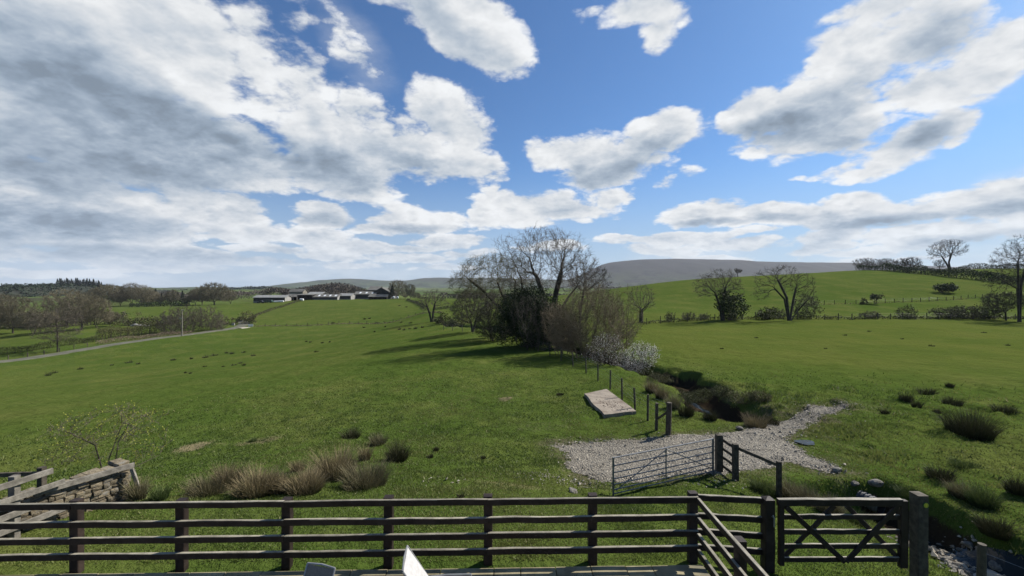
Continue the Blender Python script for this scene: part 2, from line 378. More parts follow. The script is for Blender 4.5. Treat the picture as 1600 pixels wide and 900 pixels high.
def base_height(x, y):
    x = np.atleast_1d(np.asarray(x, float)); y = np.atleast_1d(np.asarray(y, float))
    sh = x.shape; x = x.ravel(); y = y.ravel(); out = np.zeros(len(x))
    u, v = uv_of(x, y)
    for i in range(0, len(x), 60000):
        q = slice(i, i + 60000)
        r2 = (u[q, None] - _C[None, :, 0]) ** 2 + (v[q, None] - _C[None, :, 1]) ** 2
        out[q] = _tps(r2) @ _W[:-3] + _W[-3] + _W[-2] * u[q] + _W[-1] * v[q]
    return out.reshape(sh)
def brook_cut(x, y):
    """depth of the brook's cutting, and how steep or bare the ground is there"""
    wob = fbm2(x * 0.7, y * 0.7, 3, 41) * 0.9
    d1, t1 = poly_dist(x, y, BROOK_N); d2, t2 = poly_dist(x, y, BROOK_S)
    d1 = d1 + wob * np.minimum(d1, 1.0); d2 = d2 + wob * np.minimum(d2, 1.0) * .6
    c1 = (1 - sstep(0.35, 2.1, d1)) * sstep(-0.2, 1.2, y - 20.2) * 1.25
    right = sstep(0, 0.6, x - 11.4)
    bx = np.interp(y, BROOK_S[::-1, 1], BROOK_S[::-1, 0])
    c2 = (1 - sstep(0.25, np.where(x < bx, 3.2, 1.1), d2)) * (1 - sstep(12.9, 13.5, y)) * np.where(x < bx, 0.95, 1.0)
    scar = np.hypot((x - 13.6 - (y - 33) * .1) / 1.35, (y - 32.6) / 1.7)
    c3 = (1 - sstep(0.72, 1.0, scar + wob * 0.2)) * 1.15
    return np.maximum(np.maximum(c1, c2), c3), np.minimum(d1, d2)
def height(x, y):
    x = np.atleast_1d(np.asarray(x, float)); y = np.atleast_1d(np.asarray(y, float))
    r = np.hypot(x, y); h = base_height(x, y)
    far = sstep(8, 30, r)
    h = h + fbm2(x / 2.6, y / 2.6, 3, 3) * 0.07 * (0.35 + 0.65 * far) * (1 - sstep(120, 300, r))
    h = h + (fbm2(x / .75, y / .55, 2, 61) * 0.11 + np.maximum(fbm2(x / 1.7, y / 1.2, 2, 67), 0) * .16) * sstep(9.5, 13, r) * (1 - sstep(38, 60, r))
    h = h + fbm2(x / 14, y / 14, 3, 9) * 0.28 * far * (1 - 0.6 * sstep(150, 400, r))
    h = h + fbm2(x / 420, y / 420, 3, 23) * 16 * sstep(500, 1600, r)
    rough = sstep(11, 15, x) * (1 - sstep(45, 75, x)) * (1 - sstep(24, 34, y)) * sstep(5, 8, y)
    h = h + np.maximum(fbm2(x * 1.5, y * 1.5, 3, 77), -0.1) * 0.30 * rough
    cut, _ = brook_cut(x, y)
    h = h - cut
    patio = (1 - sstep(6.9, 7.35, y)) * (1 - sstep(3.0, 3.5, x)) * sstep(-30, -24, x)
    return h * (1 - patio) + np.minimum(h, -0.09) * patio
def hz(x, y): return float(height(x, y)[0])
_RS = np.exp(np.linspace(math.log(5.5), math.log(4000), 5000))
def hit(px, py, rmin=0.0, lift=0.0):
    """the first ground point met by the line of sight through a pixel of the photograph"""
    dx, dz = (px - CX) / F, (CY - py) / F
    Y = _RS; g = height(dx * Y, Y) + lift; below = (CAMZ + dz * Y < g) & (Y > rmin)
    i = int(np.argmax(below)) if below.any() else len(Y) - 1
    a, b = _RS[max(i - 1, 0)], _RS[i]
    for _ in range(3):
        ys = np.linspace(a, b, 12); bl = CAMZ + dz * ys < height(dx * ys, ys) + lift
        k = int(np.argmax(bl)) if bl.any() else 11
        a, b = ys[max(k - 1, 0)], ys[k]
    return np.array((dx * b, b, hz(dx * b, b)))
def at(px, Y):
    x = (px - CX) / F * Y; return np.array((x, Y, hz(x, Y)))

# ------------------------------------------------------------------ materials
def new_mat(name):
    m = bpy.data.materials.new(name); m.use_nodes = True
    T = NT(m.node_tree); T.n.clear()
    out = T.new('ShaderNodeOutputMaterial'); b = T.new('ShaderNodeBsdfPrincipled')
    T.l.new(b.outputs[0], out.inputs[0])
    return m, T, b, out
def set_bump(T, b, h, dist, strength=1.0):
    n = T.new('ShaderNodeBump'); T.put(n.inputs['Height'], h); n.inputs['Distance'].default_value = dist
    n.inputs['Strength'].default_value = strength; T.l.new(n.outputs[0], b.inputs['Normal'])
def plain(name, c1, c2, scale=6.0, rough=0.85, bump=0.0, bscale=None, stretch=None, per_object=0.12, spec=0.3, metal=0.0, c3=None):
    """two-tone weathered surface with grain and a slight difference from piece to piece"""
    m, T, b, out = new_mat(name)
    co = T.new('ShaderNodeTexCoord').outputs['Object']
    oi = T.new('ShaderNodeObjectInfo')
    co = T.v('ADD', co, T.v('SCALE', T.comb(oi.outputs['Random'], oi.outputs['Random'], oi.outputs['Random']), 37.0))
    if stretch: co = T.v('MULTIPLY', co, stretch)
    n = T.noise(co, scale, 6, 0.62)
    col = T.mix(T.smooth(n, 0.33, 0.67), c1, c2)
    if c3: col = T.mix(T.smooth(T.noise(co, scale * 0.31, 4, 0.6), 0.52, 0.68), col, c3)
    k = T.m('MULTIPLY_ADD', oi.outputs['Random'], 2 * per_object, 1 - per_object)
    T.l.new(T.v('SCALE', col, k), b.inputs['Base Color'])
    b.inputs['Roughness'].default_value = rough; b.inputs['Specular IOR Level'].default_value = spec; b.inputs['Metallic'].default_value = metal
    if bump: set_bump(T, b, T.noise(co, bscale or scale * 3, 5, 0.65), bump)
    return m
def leafy(name, c1, c2, attr='t', rough=0.75, trans=0.25):
    """plant colour running from c1 to c2 along the blade or from leaf to leaf"""
    m, T, b, out = new_mat(name)
    col = T.mix(T.attr(attr), c1, c2)
    oi = T.new('ShaderNodeObjectInfo')
    col = T.v('SCALE', col, T.m('MULTIPLY_ADD', oi.outputs['Random'], 0.3, 0.85))
    T.l.new(col, b.inputs['Base Color']); b.inputs['Roughness'].default_value = rough
    b.inputs['Specular IOR Level'].default_value = 0.2
    if trans:
        tr = T.new('ShaderNodeBsdfTranslucent'); T.l.new(col, tr.inputs[0])
        mx = T.new('ShaderNodeMixShader'); mx.inputs[0].default_value = trans
        T.l.new(b.outputs[0], mx.inputs[1]); T.l.new(tr.outputs[0], mx.inputs[2]); T.l.new(mx.outputs[0], out.inputs[0])
    return m

def grass_mat():
    m, T, b, out = new_mat("pasture_grass")
    co = T.new('ShaderNodeTexCoord').outputs['Object']
    x, y, z = T.sep(co)
    r = T.v('LENGTH', co, out=1)
    flat = T.comb(x, y, 0.0)
    big = T.noise(flat, 0.012, 4, 0.55); mid = T.noise(flat, 0.11, 5, 0.62); sm = T.noise(flat, 1.1, 5, 0.65); fine = T.noise(flat, 9.0, 4, 0.7)
    col = T.mix(T.smooth(T.m('ADD', T.m('MULTIPLY', big, 0.6), T.m('MULTIPLY', T.noise(flat, 0.045, 4, 0.6), 0.4)), 0.42, 0.58), GRASS_A, GRASS_B)
    col = T.mix(T.m('MULTIPLY', T.smooth(mid, 0.42, 0.70), 0.75), col, GRASS_C)
    col = T.mix(T.m('MULTIPLY', T.smooth(sm, 0.50, 0.74), 0.55), col, GRASS_D)
    near = T.smooth(r, 140.0, 15.0, 0.35, 1.0)
    col = T.mix(T.m('MULTIPLY', T.smooth(fine, 0.48, 0.30), T.m('MULTIPLY', near, 0.45)), col, (0.020, 0.036, 0.006))
    col = T.mix(T.m('MULTIPLY', T.smooth(T.noise(flat, 0.45, 4, 0.6), 0.56, 0.70), 0.35), col, (0.11, 0.12, 0.035))
    col = T.mix(T.m('MULTIPLY', T.attr('olive'), T.smooth(mid, 0.30, 0.62, 0.55, 1.0)), col, (0.082, 0.096, 0.020))
    flk = T.m('MULTIPLY', T.smooth(T.noise(flat, 2.4, 5, 0.7), 0.58, 0.68), T.smooth(r, 220.0, 60.0, 0.0, 0.55))
    col = T.mix(flk, col, (0.020, 0.038, 0.006))
    # far country: patchwork of duller greens and woods
    far = T.smooth(r, 330.0, 700.0)
    vor = T.new('ShaderNodeTexVoronoi'); T.put(vor.inputs['Vector'], T.v('MULTIPLY', flat, (1.0, 0.55, 1.0))); vor.inputs['Scale'].default_value = 0.006
    pv = T.sep(vor.outputs['Color'])[0]
    patch = T.mix(pv, (0.060, 0.095, 0.028), (0.105, 0.135, 0.045))
    patch = T.mix(T.smooth(T.noise(flat, 0.008, 5, 0.6), 0.50, 0.56), patch, (0.050, 0.055, 0.030))
    col = T.mix(far, col, patch)
    soil, mud, dry = T.attr('soil'), T.attr('mud'), T.attr('dry')
    ragged = T.m('MULTIPLY', T.m('SUBTRACT', sm, 0.5), 1.0)
    tex = T.m('MULTIPLY', T.m('SUBTRACT', fine, 0.5), 1.1)
    col = T.mix(T.smooth(T.m('ADD', dry, T.m('ADD', ragged, tex)), 0.30, 0.75), col, T.mix(fine, (0.095, 0.085, 0.040), (0.215, 0.18, 0.105)))
    col = T.mix(T.smooth(T.m('ADD', mud, T.m('ADD', ragged, tex)), 0.30, 0.80), col, T.mix(fine, (0.055, 0.045, 0.028), (0.13, 0.11, 0.075)))
    col = T.mix(T.smooth(T.m('ADD', soil, T.m('ADD', ragged, tex)), 0.35, 0.75), col, T.mix(sm, (0.016, 0.012, 0.008), (0.050, 0.037, 0.024)))
    T.l.new(col, b.inputs['Base Color']); b.inputs['Roughness'].default_value = 0.9; b.inputs['Specular IOR Level'].default_value = 0.0
    h = T.m('ADD', T.m('MULTIPLY', T.noise(flat, 2.2, 5, 0.65), 0.16), T.m('MULTIPLY', T.noise(flat, 14.0, 3, 0.7), 0.05))
    h = T.m('ADD', h, T.m('MULTIPLY', T.noise(flat, 0.35, 4, 0.6), 0.5))
    set_bump(T, b, h, 1.0, 0.85)
    return m
GRASS_A, GRASS_B, GRASS_C, GRASS_D = (0.053, 0.081, 0.016), (0.067, 0.091, 0.020), (0.094, 0.106, 0.028), (0.032, 0.058, 0.010)

GRAVEL_POLY = np.array([hit(*q)[:2] for q in [(858,695),(900,690),(985,687),(1040,683),(1100,678),(1160,674),(1215,660),(1240,652),(1272,634),(1318,627),(1330,632),(1285,655),(1245,676),(1235,690),(1255,705),(1290,722),(1318,738),(1290,741),(1225,722),(1190,735),(1135,743),(1080,742),(1020,752),(960,757),(915,752),(893,735),(870,710)]])
# ------------------------------------------------------------------ the ground sheet
def ground_sheet():
    a_f = np.radians(np.arange(-60, 60.001, 0.19)); a_c = np.radians(np.arange(63, 297.1, 4.5))
    az = np.concatenate([a_f, a_c]); n = len(az)
    r = np.concatenate([np.linspace(0.6, 5.2, 8), np.exp(np.arange(math.log(5.6), math.log(45), 0.0082)), np.exp(np.arange(math.log(45.4), math.log(400), 0.0135)), np.exp(np.linspace(math.log(405), math.log(5800), 60))])
    R, A = np.meshgrid(r, az, indexing='ij'); X, Y = R * np.sin(A), R * np.cos(A)
    Z = height(X, Y); m = len(r)
    V = np.stack([X, Y, Z], -1).reshape(-1, 3); V = np.concatenate([V, [[0, 0, -0.1]]])
    i, j = np.meshgrid(np.arange(m - 1), np.arange(n), indexing='ij'); jn = (j + 1) % n
    Q = np.stack([i * n + j, i * n + jn, (i + 1) * n + jn, (i + 1) * n + j], -1).reshape(-1, 4)[:, ::-1]
    cap = np.array([[m * n, (k + 1) % n, k] for k in range(n)])[:, ::-1]
    mb = MB().add(V, [Q, cap])
    me = mb.mesh("ground", smooth=True)
    x, y = V[:, 0], V[:, 1]
    cut, bd = brook_cut(x, y)
    soil = sstep(0.28, 0.7, cut) * 0.85
    bx = np.interp(y, BROOK_S[::-1, 1], BROOK_S[::-1, 0]); soil = np.where((y < 13.5) & (x < bx - .35) & (x > 0), soil * .15, soil)
    mud = np.zeros(len(V)); dry = np.zeros(len(V))
    for (px, py, rx, ry, amt) in [(850,665,80,14,.42),(800,690,70,9,.30),(900,640,30,14,.45),(1330,632,60,16,.55),(1225,640,60,22,.55),(1300,690,50,22,.4),(1130,625,40,14,.5),(740,520,60,6,.3),(1300,700,60,25,.35),(700,750,90,14,.2)]:
        c = hit(px, py); w = rx / F * c[1]; d = ry / (CY - py) * -c[1]
        mud = np.maximum(mud, amt * np.exp(-((x - c[0]) / w) ** 2 - ((y - c[1]) / d) ** 2))
    for (px, py, rx, ry, amt) in [(303,697,28,14,1.0),(405,690,45,9,.75),(345,693,20,5,.5),(790,621,13,5,.9),(800,757,90,14,.6),(880,735,30,12,.4),(1340,640,40,14,.4),(440,680,40,6,.4),(1290,660,50,12,.4),(770,760,60,14,.45)]:
        c = hit(px, py); w = rx / F * c[1]; d = ry / (CY - py) * -c[1]
        dry = np.maximum(dry, amt * np.exp(-((x - c[0]) / w) ** 2 - ((y - c[1]) / d) ** 2))
    gd, _ = poly_dist(x, y, np.concatenate([GRAVEL_POLY, GRAVEL_POLY[:1]])); near_ = np.hypot(x - 8, y - 16) < 18
    mud = np.maximum(mud, np.where(near_, (1 - sstep(.15, 1.5, gd)) * .52, 0))
    bxn = np.interp(y, BROOK_N[:, 1], BROOK_N[:, 0]); olive = sstep(1.5, 9, x - bxn) * sstep(24, 40, y) * (1 - sstep(86, 100, y)) * .5
    for nm, arr in (('soil', soil), ('mud', mud), ('dry', dry), ('olive', olive)):
        at_ = me.attributes.new(nm, 'FLOAT', 'POINT'); at_.data.foreach_set('value', arr.astype(np.float32))
    me.materials.append(grass_mat())
    o = bpy.data.objects.new("ground", me); COL.objects.link(o); tag(o, kind='structure')
ground_sheet()

# ------------------------------------------------------------------ sheets laid over the ground
def ribbon(name, pts, w, mat, lift, nx=6, step=1.0, rag=0.0, seed=1):
    pts = np.asarray(pts, float); L = np.concatenate([[0], np.cumsum(np.hypot(*np.diff(pts[:, :2], axis=0).T))])
    s_ = np.arange(0, L[-1], step); cx = np.interp(s_, L, pts[:, 0]); cy = np.interp(s_, L, pts[:, 1])
    k = max(1, int(6 / step)); ker = np.ones(2 * k + 1) / (2 * k + 1)
    cx = np.convolve(np.pad(cx, k, 'edge'), ker, 'valid'); cy = np.convolve(np.pad(cy, k, 'edge'), ker, 'valid')
    tx, ty = np.gradient(cx), np.gradient(cy); l = np.hypot(tx, ty); nxv, nyv = -ty / l, tx / l
    rows = []
    for i in range(nx + 1):
        t = (i / nx - 0.5) * w
        if i in (0, nx): t = t * (1 + rag * fbm2(s_ * .8, s_ * 0 + i, 3, seed))
        X, Y = cx + nxv * t, cy + nyv * t
        rows.append(np.stack([X, Y, height(X, Y) + (lift if 0 < i < nx else -0.03)], -1))
    V = np.stack(rows, 1).reshape(-1, 3); n = nx + 1; m = len(s_)
    i, j = np.meshgrid(np.arange(m - 1), np.arange(nx), indexing='ij')
    Q = np.stack([i * n + j, (i + 1) * n + j, (i + 1) * n + j + 1, i * n + j + 1], -1).reshape(-1, 4)[:, ::-1]
    return MB().add(V, [Q]).build(name, mat, smooth=True)
M = {}
M['lane'] = plain("lane_asphalt", (0.075, 0.075, 0.052), (0.115, 0.112, 0.082), 0.4, 0.9, 0.02, 6, per_object=0)
lane_px = [(-260,588,78),(-150,579,86),(0,569,95),(100,554,107),(200,537,122),(284,525.5,136),(330,518.5,148),(370,512.5,161)]
lane_pts = [P(*q)[:2] for q in lane_px] + [at(382, 178)[:2], at(377, 200)[:2]]
o = ribbon("lane", lane_pts, 4.2, M['lane'], 0.13, rag=0.25); tag(o, kind='structure')
M['farm_track'] = plain("track_stone", (0.26, 0.23, 0.18), (0.34, 0.31, 0.25), 0.5, 0.9, per_object=0)
o = ribbon("farm_track", [at(368, 158)[:2], at(376, 161)[:2], at(396, 165)[:2]], 3.4, M['farm_track'], 0.19); tag(o, kind='structure')

def patch_sheet(name, outline_px, mat, lift, res=0.16, seed=3, rag=0.35):
    """a sheet following the ground inside a ragged outline"""
    poly = np.array([hit(*q)[:2] for q in outline_px])
    return patch_world(name, poly, mat, lift, res, seed, rag)
def inside(x, y, poly):
    c = np.zeros(np.shape(x), bool); x0, y0 = poly[-1]
    for x1, y1 in poly:
        with np.errstate(divide='ignore', invalid='ignore'):
            k = ((y1 > y) != (y0 > y)) & (x < (x0 - x1) * (y - y1) / (y0 - y1 + 1e-12) + x1)
        c ^= k; x0, y0 = x1, y1
    return c
def patch_world(name, poly, mat, lift, res, seed, rag, flat=None):
    lo, hi = poly.min(0) - 1, poly.max(0) + 1
    gx, gy = np.arange(lo[0], hi[0], res), np.arange(lo[1], hi[1], res)
    X, Y = np.meshgrid(gx, gy, indexing='ij')
    wx = X + rag * 2 * fbm2(X * .9, Y * .9, 4, seed); wy = Y + rag * 2 * fbm2(X * .9, Y * .9, 4, seed + 9)
    ins = inside(wx, wy, poly)
    d, _ = poly_dist(wx, wy, np.concatenate([poly, poly[:1]]))
    Z = (height(X, Y) if flat is None else np.full(X.shape, flat)) + lift * np.where(ins, sstep(0, 0.5, d) * 1.0 + 0.1, 0)
    keep = ins[:-1, :-1] & ins[1:, :-1] & ins[1:, 1:] & ins[:-1, 1:]
    ny = len(gy); i, j = np.nonzero(keep)
    Q = np.stack([i * ny + j, (i + 1) * ny + j, (i + 1) * ny + j + 1, i * ny + j + 1], -1)
    used = np.unique(Q); mp = np.full(X.size, -1); mp[used] = np.arange(len(used))
    V = np.stack([X, Y, Z], -1).reshape(-1, 3)[used]
    return MB().add(V, [mp[Q]]).build(name, mat, smooth=True), poly

def gravel_mat():
    m, T, b, out = new_mat("limestone_gravel")
    co = T.new('ShaderNodeTexCoord').outputs['Object']
    v = T.new('ShaderNodeTexVoronoi'); T.put(v.inputs['Vector'], co); v.inputs['Scale'].default_value = 14.0
    g = T.sep(v.outputs['Color'])[0]
    col = T.mix(g, (0.19, 0.165, 0.12), (0.37, 0.33, 0.255))
    big = T.noise(co, 0.5, 4, 0.6)
    far_arm = T.smooth(T.sep(co)[0], 9.5, 13.0, 0.0, 0.25)
    col = T.mix(T.m('MULTIPLY', T.smooth(T.m('ADD', big, far_arm), 0.48, 0.70), 0.75), col, (0.115, 0.098, 0.060))
    col = T.mix(T.smooth(v.outputs['Distance'], 0.25, 0.5), col, (0.10, 0.088, 0.068))
    T.l.new(col, b.inputs['Base Color']); b.inputs['Roughness'].default_value = 0.9
    set_bump(T, b, T.m('SUBTRACT', 1.0, v.outputs['Distance']), 0.05)
    return m
M['gravel'] = gravel_mat()
o, _ = patch_world("gravel_track", GRAVEL_POLY, M['gravel'], 0.035, 0.15, 3, 0.22); tag(o, kind='structure')

# loose stones on the gravel: thousands, nobody could count them
def scatter_in(poly, n, rng, rag=0.35):
    lo, hi = poly.min(0) - .4, poly.max(0) + .4
    p = rng.uniform(lo, hi, (n * 4, 2)); w = rag * fbm2(p[:, 0] * .9, p[:, 1] * .9, 4, 3)
    p = p[inside(p[:, 0] + w, p[:, 1] + w, poly)]
    return p[:n]
def stones_mesh(pts, sizes, rng, sink=0.3):
    base = np.array([(1, 0, 0), (-1, 0, 0), (0, 1, 0), (0, -1, 0), (0, 0, 1), (0, 0, -1)], float)
    tri = np.array([(0, 2, 4), (2, 1, 4), (1, 3, 4), (3, 0, 4), (2, 0, 5), (1, 2, 5), (3, 1, 5), (0, 3, 5)])
    n = len(pts); V = base[None] * rng.uniform(.55, 1.15, (n, 6, 1)) + rng.normal(0, .16, (n, 6, 3))
    a = rng.uniform(0, 6.28, n); c, s_ = np.cos(a)[:, None], np.sin(a)[:, None]
    V = V * np.array([1, .8, .6])
    V = np.stack([V[..., 0] * c - V[..., 1] * s_, V[..., 0] * s_ + V[..., 1] * c, V[..., 2]], -1) * sizes[:, None, None]
    V += pts[:, None]; V[..., 2] += (sizes * sink)[:, None]
    T_ = (tri[None] + (np.arange(n) * 6)[:, None, None]).reshape(-1, 3)
    return V.reshape(-1, 3), T_
def stone_tint(name, a, b_):
    m, T, b, out = new_mat(name)
    T.l.new(T.mix(T.attr('t'), a, b_), b.inputs['Base Color']); b.inputs['Roughness'].default_value = 0.88
    return m
M['pebble'] = stone_tint("pale_pebbles", (0.165, 0.142, 0.105), (0.42, 0.375, 0.295))
rng = np.random.default_rng(11)
p = scatter_in(GRAVEL_POLY, 15000, rng)
extra = []
for (px, py, rx, ry, n) in [(640 + 215, 560 + 187, 45, 14, 150), (690, 752, 50, 8, 20), (905, 757, 40, 10, 110), (1300, 737, 25, 6, 120), (1290, 640, 45, 14, 300), (1110, 757, 60, 8, 60)]:
    c = hit(px, py); extra.append(np.stack([c[0] + rng.normal(0, rx / F * c[1] * .6, n), c[1] + rng.normal(0, ry / (py - CY) * c[1] * .6, n)], 1))
k = rng.integers(0, len(BROOK_S) - 1, 1500); t = rng.random((1500, 1)); q = BROOK_S[k] * (1 - t) + BROOK_S[k + 1] * t
extra.append(q + np.stack([rng.normal(-.1, .38, 1500), rng.normal(0, .1, 1500)], 1))
ring = rng.uniform(GRAVEL_POLY.min(0) - 1.2, GRAVEL_POLY.max(0) + 1.2, (16000, 2)); rd, _ = poly_dist(ring[:, 0], ring[:, 1], np.concatenate([GRAVEL_POLY, GRAVEL_POLY[:1]]))
extra.insert(0, ring[rng.random(len(ring)) < .55 * np.exp(-rd / .28)])
extra[-1] = np.where(extra[-1][:, 1:] > 11.6, extra[-1] - (0, 4.0), extra[-1])
p = np.concatenate([p] + extra)
sz = np.exp(rng.normal(math.log(0.019), 0.5, len(p))); sz[-1500:] *= 2.6
pts = np.stack([p[:, 0], p[:, 1], height(p[:, 0], p[:, 1]) + 0.03], 1)
V, Tq = stones_mesh(pts, sz, rng)
o = MB().add(V, [Tq], np.repeat(rng.uniform(0, 1, len(p)), 6)).build("loose_gravel", M['pebble'], attr='t'); tag(o, kind='stuff')

# brook water and puddle
def water_mat():
    m, T, b, out = new_mat("brook_water")
    b.inputs['Base Color'].default_value = (0.012, 0.014, 0.012, 1); b.inputs['Roughness'].default_value = 0.08
    b.inputs['IOR'].default_value = 1.33
    co = T.new('ShaderNodeTexCoord').outputs['Object']
    set_bump(T, b, T.noise(co, 5.0, 3, 0.6), 0.015)
    return m
M['water'] = water_mat()
def brook(name, L, w, lift):
    o = ribbon(name, L, w, M['water'], lift, nx=4, step=0.5); tag(o, kind='structure')
brook("brook", BROOK_N[1:], .5, 0.05)
brook("brook", BROOK_S, 0.62, 0.09)
pc = hit(1259, 694)
ang = np.linspace(0, 2 * math.pi, 26, endpoint=False)
pp = np.stack([pc[0] + np.cos(ang) * .34 * (1 + .25 * np.sin(3 * ang)), pc[1] + np.sin(ang) * .34 * (1 + .2 * np.cos(2 * ang))], 1)
o = MB().add(np.concatenate([np.stack([pp[:, 0], pp[:, 1], np.full(26, pc[2] + .075)], 1), [[pc[0], pc[1], pc[2] + .075]]]),
             [np.array([(i, (i + 1) % 26, 26) for i in range(26)])]).build("puddle", M['water']); tag(o, kind='structure')

# short grass blades over the near field: nobody could count them
def grass_blades():
    rng = np.random.default_rng(21)
    nc, per = 52000, 11
    r = np.exp(rng.uniform(math.log(7.0), math.log(46), nc)); a = np.radians(rng.uniform(-56, 56, nc))
    r = np.repeat(r, per); a = np.repeat(a, per); n = len(r)
    x, y = r * np.sin(a) + rng.normal(0, .010 * r, n), r * np.cos(a) + rng.normal(0, .014 * r, n)
    keep = (y > 7.28) | (x > 3.55)
    keep &= ~inside(x, y, GRAVEL_POLY) | (rng.random(n) < 0.02)
    cut, bd = brook_cut(x, y)
    keep &= (cut < 0.35 + rng.random(n) * .35) | ((y < 13.4) & (x < np.interp(y, BROOK_S[::-1, 1], BROOK_S[::-1, 0]) - .45))
    for (px, py, rr) in ((303, 697, .6), (850, 668, 1.2), (790, 621, .5)):
        c = hit(px, py); keep &= (np.hypot(x - c[0], y - c[1]) > rr) | (rng.random(n) < .35)
    keep &= rng.random(n) < 0.75 + 0.7 * fbm2(x * 1.3, y * 1.3, 3, 5)
    keep &= rng.random(n) < 1 - sstep(16, 45, r)
    slab = (x > 4.5) & (x < 7) & (y > 21.2) & (y < 28.2); keep &= ~slab | (rng.random(n) < .3)
    x, y, r = x[keep], y[keep], r[keep]; n = len(x)
    z = height(x, y) - 0.01
    tuss = sstep(0.05, 0.28, fbm2(x * .8, y * .8, 3, 99))
    roughz = sstep(11, 15, x) * (1 - sstep(26, 34, y)) + sstep(7.2, 7.8, x) * (1 - sstep(12, 14, y)) * .8
    hgt = (0.030 + 0.0010 * r) * rng.uniform(.5, 1.4, n) * (1 + tuss * (.5 + 1.6 * np.clip(roughz, 0, 1)))
    hgt *= np.where(y < 9.4, .9, 1)
    wid = (0.005 + 0.0007 * r) * rng.uniform(.7, 1.3, n)
    d = rng.uniform(0, 2 * math.pi, n); lean = rng.normal(0, .45, (n, 2)) * hgt[:, None]
    bx, by = np.cos(d) * wid, np.sin(d) * wid
    V = np.empty((n, 3, 3), np.float32)
    V[:, 0] = np.stack([x - bx, y - by, z], 1); V[:, 1] = np.stack([x + bx, y + by, z], 1)
    V[:, 2] = np.stack([x + lean[:, 0], y + lean[:, 1], z + hgt], 1)
    t = np.clip(0.45 + 1.3 * fbm2(x * .25, y * .25, 4, 51) + rng.normal(0, .2, n), 0, 1)
    t = np.where(rng.random(n) < .012, 1.6, t)
    o = MB().add(V.reshape(-1, 3), [np.arange(3 * n).reshape(-1, 3)], np.repeat(t, 3)).build("grass", M['blade'], attr='t')
    tag(o, kind='stuff')
def blade_mat():
    m, T, b, out = new_mat("grass_blades")
    t = T.attr('t')
    col = T.mix(T.smooth(t, 0.0, 1.0), (0.064, 0.097, 0.019), (0.140, 0.157, 0.042))
    col = T.mix(T.smooth(t, 1.2, 1.5), col, (0.30, 0.27, 0.14))
    T.l.new(col, b.inputs['Base Color']); b.inputs['Roughness'].default_value = 0.6; b.inputs['Specular IOR Level'].default_value = 0.25
    tr = T.new('ShaderNodeBsdfTranslucent'); T.l.new(col, tr.inputs[0])
    mx = T.new('ShaderNodeMixShader'); mx.inputs[0].default_value = 0.35
    T.l.new(b.outputs[0], mx.inputs[1]); T.l.new(tr.outputs[0], mx.inputs[2]); T.l.new(mx.outputs[0], out.inputs[0])
    return m
M['blade'] = blade_mat()
grass_blades()

# ------------------------------------------------------------------ far hills
def hill(name, prof, Y, depth, zfoot, mat, seed, amp):
    """a ridge seen along prof (pixel, pixel of its crest), with its own front and back slope"""
    px = np.arange(prof[0][0], prof[-1][0] + 1, 4.0); py = np.interp(px, [q[0] for q in prof], [q[1] for q in prof])
    k = np.ones(5) / 5; py = np.convolve(np.pad(py, 2, 'edge'), k, 'valid')
    rows = []; ts = np.concatenate([np.linspace(0, 1, 26), np.linspace(1.06, 2, 8)])
    crest = CAMZ + (CY - py) / F * Y
    for t in ts:
        yy = Y - depth + depth * t
        x = (px - CX) / F * Y * np.ones_like(px)
        s_ = np.sin(np.clip(t, 0, 2) * math.pi / 2) ** 1.15
        z = zfoot + (crest - zfoot) * s_
        bump = fbm2(x / (amp * 9) + 3 * t, np.full_like(x, yy) / (amp * 22), 4, seed) * amp * (1 - abs(t - 0.5) * 1.6 if t < 1 else 0)
        rows.append(np.stack([x, np.full_like(x, yy), z + bump * (t > 0.01) * (t < 1)], -1))
    V = np.stack(rows, 0).reshape(-1, 3); m, n = len(ts), len(px)
    i, j = np.meshgrid(np.arange(m - 1), np.arange(n - 1), indexing='ij')
    Q = np.stack([i * n + j, i * n + j + 1, (i + 1) * n + j + 1, (i + 1) * n + j], -1).reshape(-1, 4)
    o = MB().add(V, [Q]).build(name, mat, smooth=True); tag(o, kind='structure')
def hill_mat(name, low, high, heather, z0, z1):
    m, T, b, out = new_mat(name)
    co = T.new('ShaderNodeTexCoord').outputs['Object']; x, y, z = T.sep(co)
    n = T.noise(co, 0.0022, 7, 0.62); n2 = T.noise(T.v('MULTIPLY', co, (1, 1, 3)), 0.009, 6, 0.65)
    h = T.smooth(T.m('ADD', z, T.m('MULTIPLY', T.m('SUBTRACT', n, 0.5), (z1 - z0) * 1.6)), z0, z1)
    col = T.mix(h, low, high)
    col = T.mix(T.smooth(n2, 0.48, 0.62), col, heather)
    col = T.mix(T.m('MULTIPLY', T.smooth(T.noise(T.v('MULTIPLY', co, (1, .3, 4)), 0.006, 3, 0.5), 0.57, 0.60), T.m('SUBTRACT', 1.0, h)), col, (0.02, 0.03, 0.015))
    T.l.new(col, b.inputs['Base Color']); b.inputs['Roughness'].default_value = 1.0; b.inputs['Specular IOR Level'].default_value = 0.05
    return m
M['moor'] = hill_mat("moorland", (0.048, 0.054, 0.032), (0.030, 0.028, 0.028), (0.018, 0.018, 0.021), 70, 190)
M['fell'] = hill_mat("fell_side", (0.05, 0.07, 0.03), (0.035, 0.04, 0.03), (0.022, 0.03, 0.02), 30, 110)
hill("hill", [(840,447),(880,440),(905,431),(925,421),(935,416),(947,411),(970,408.5),(1005,405.6),(1050,404.6),(1100,405.3),(1150,406.3),(1178,409.5),(1220,410),(1280,410.3),(1330,411),(1420,415),(1560,420),(1750,436)], 4300, 1000, -8, M['moor'], 5, 22)
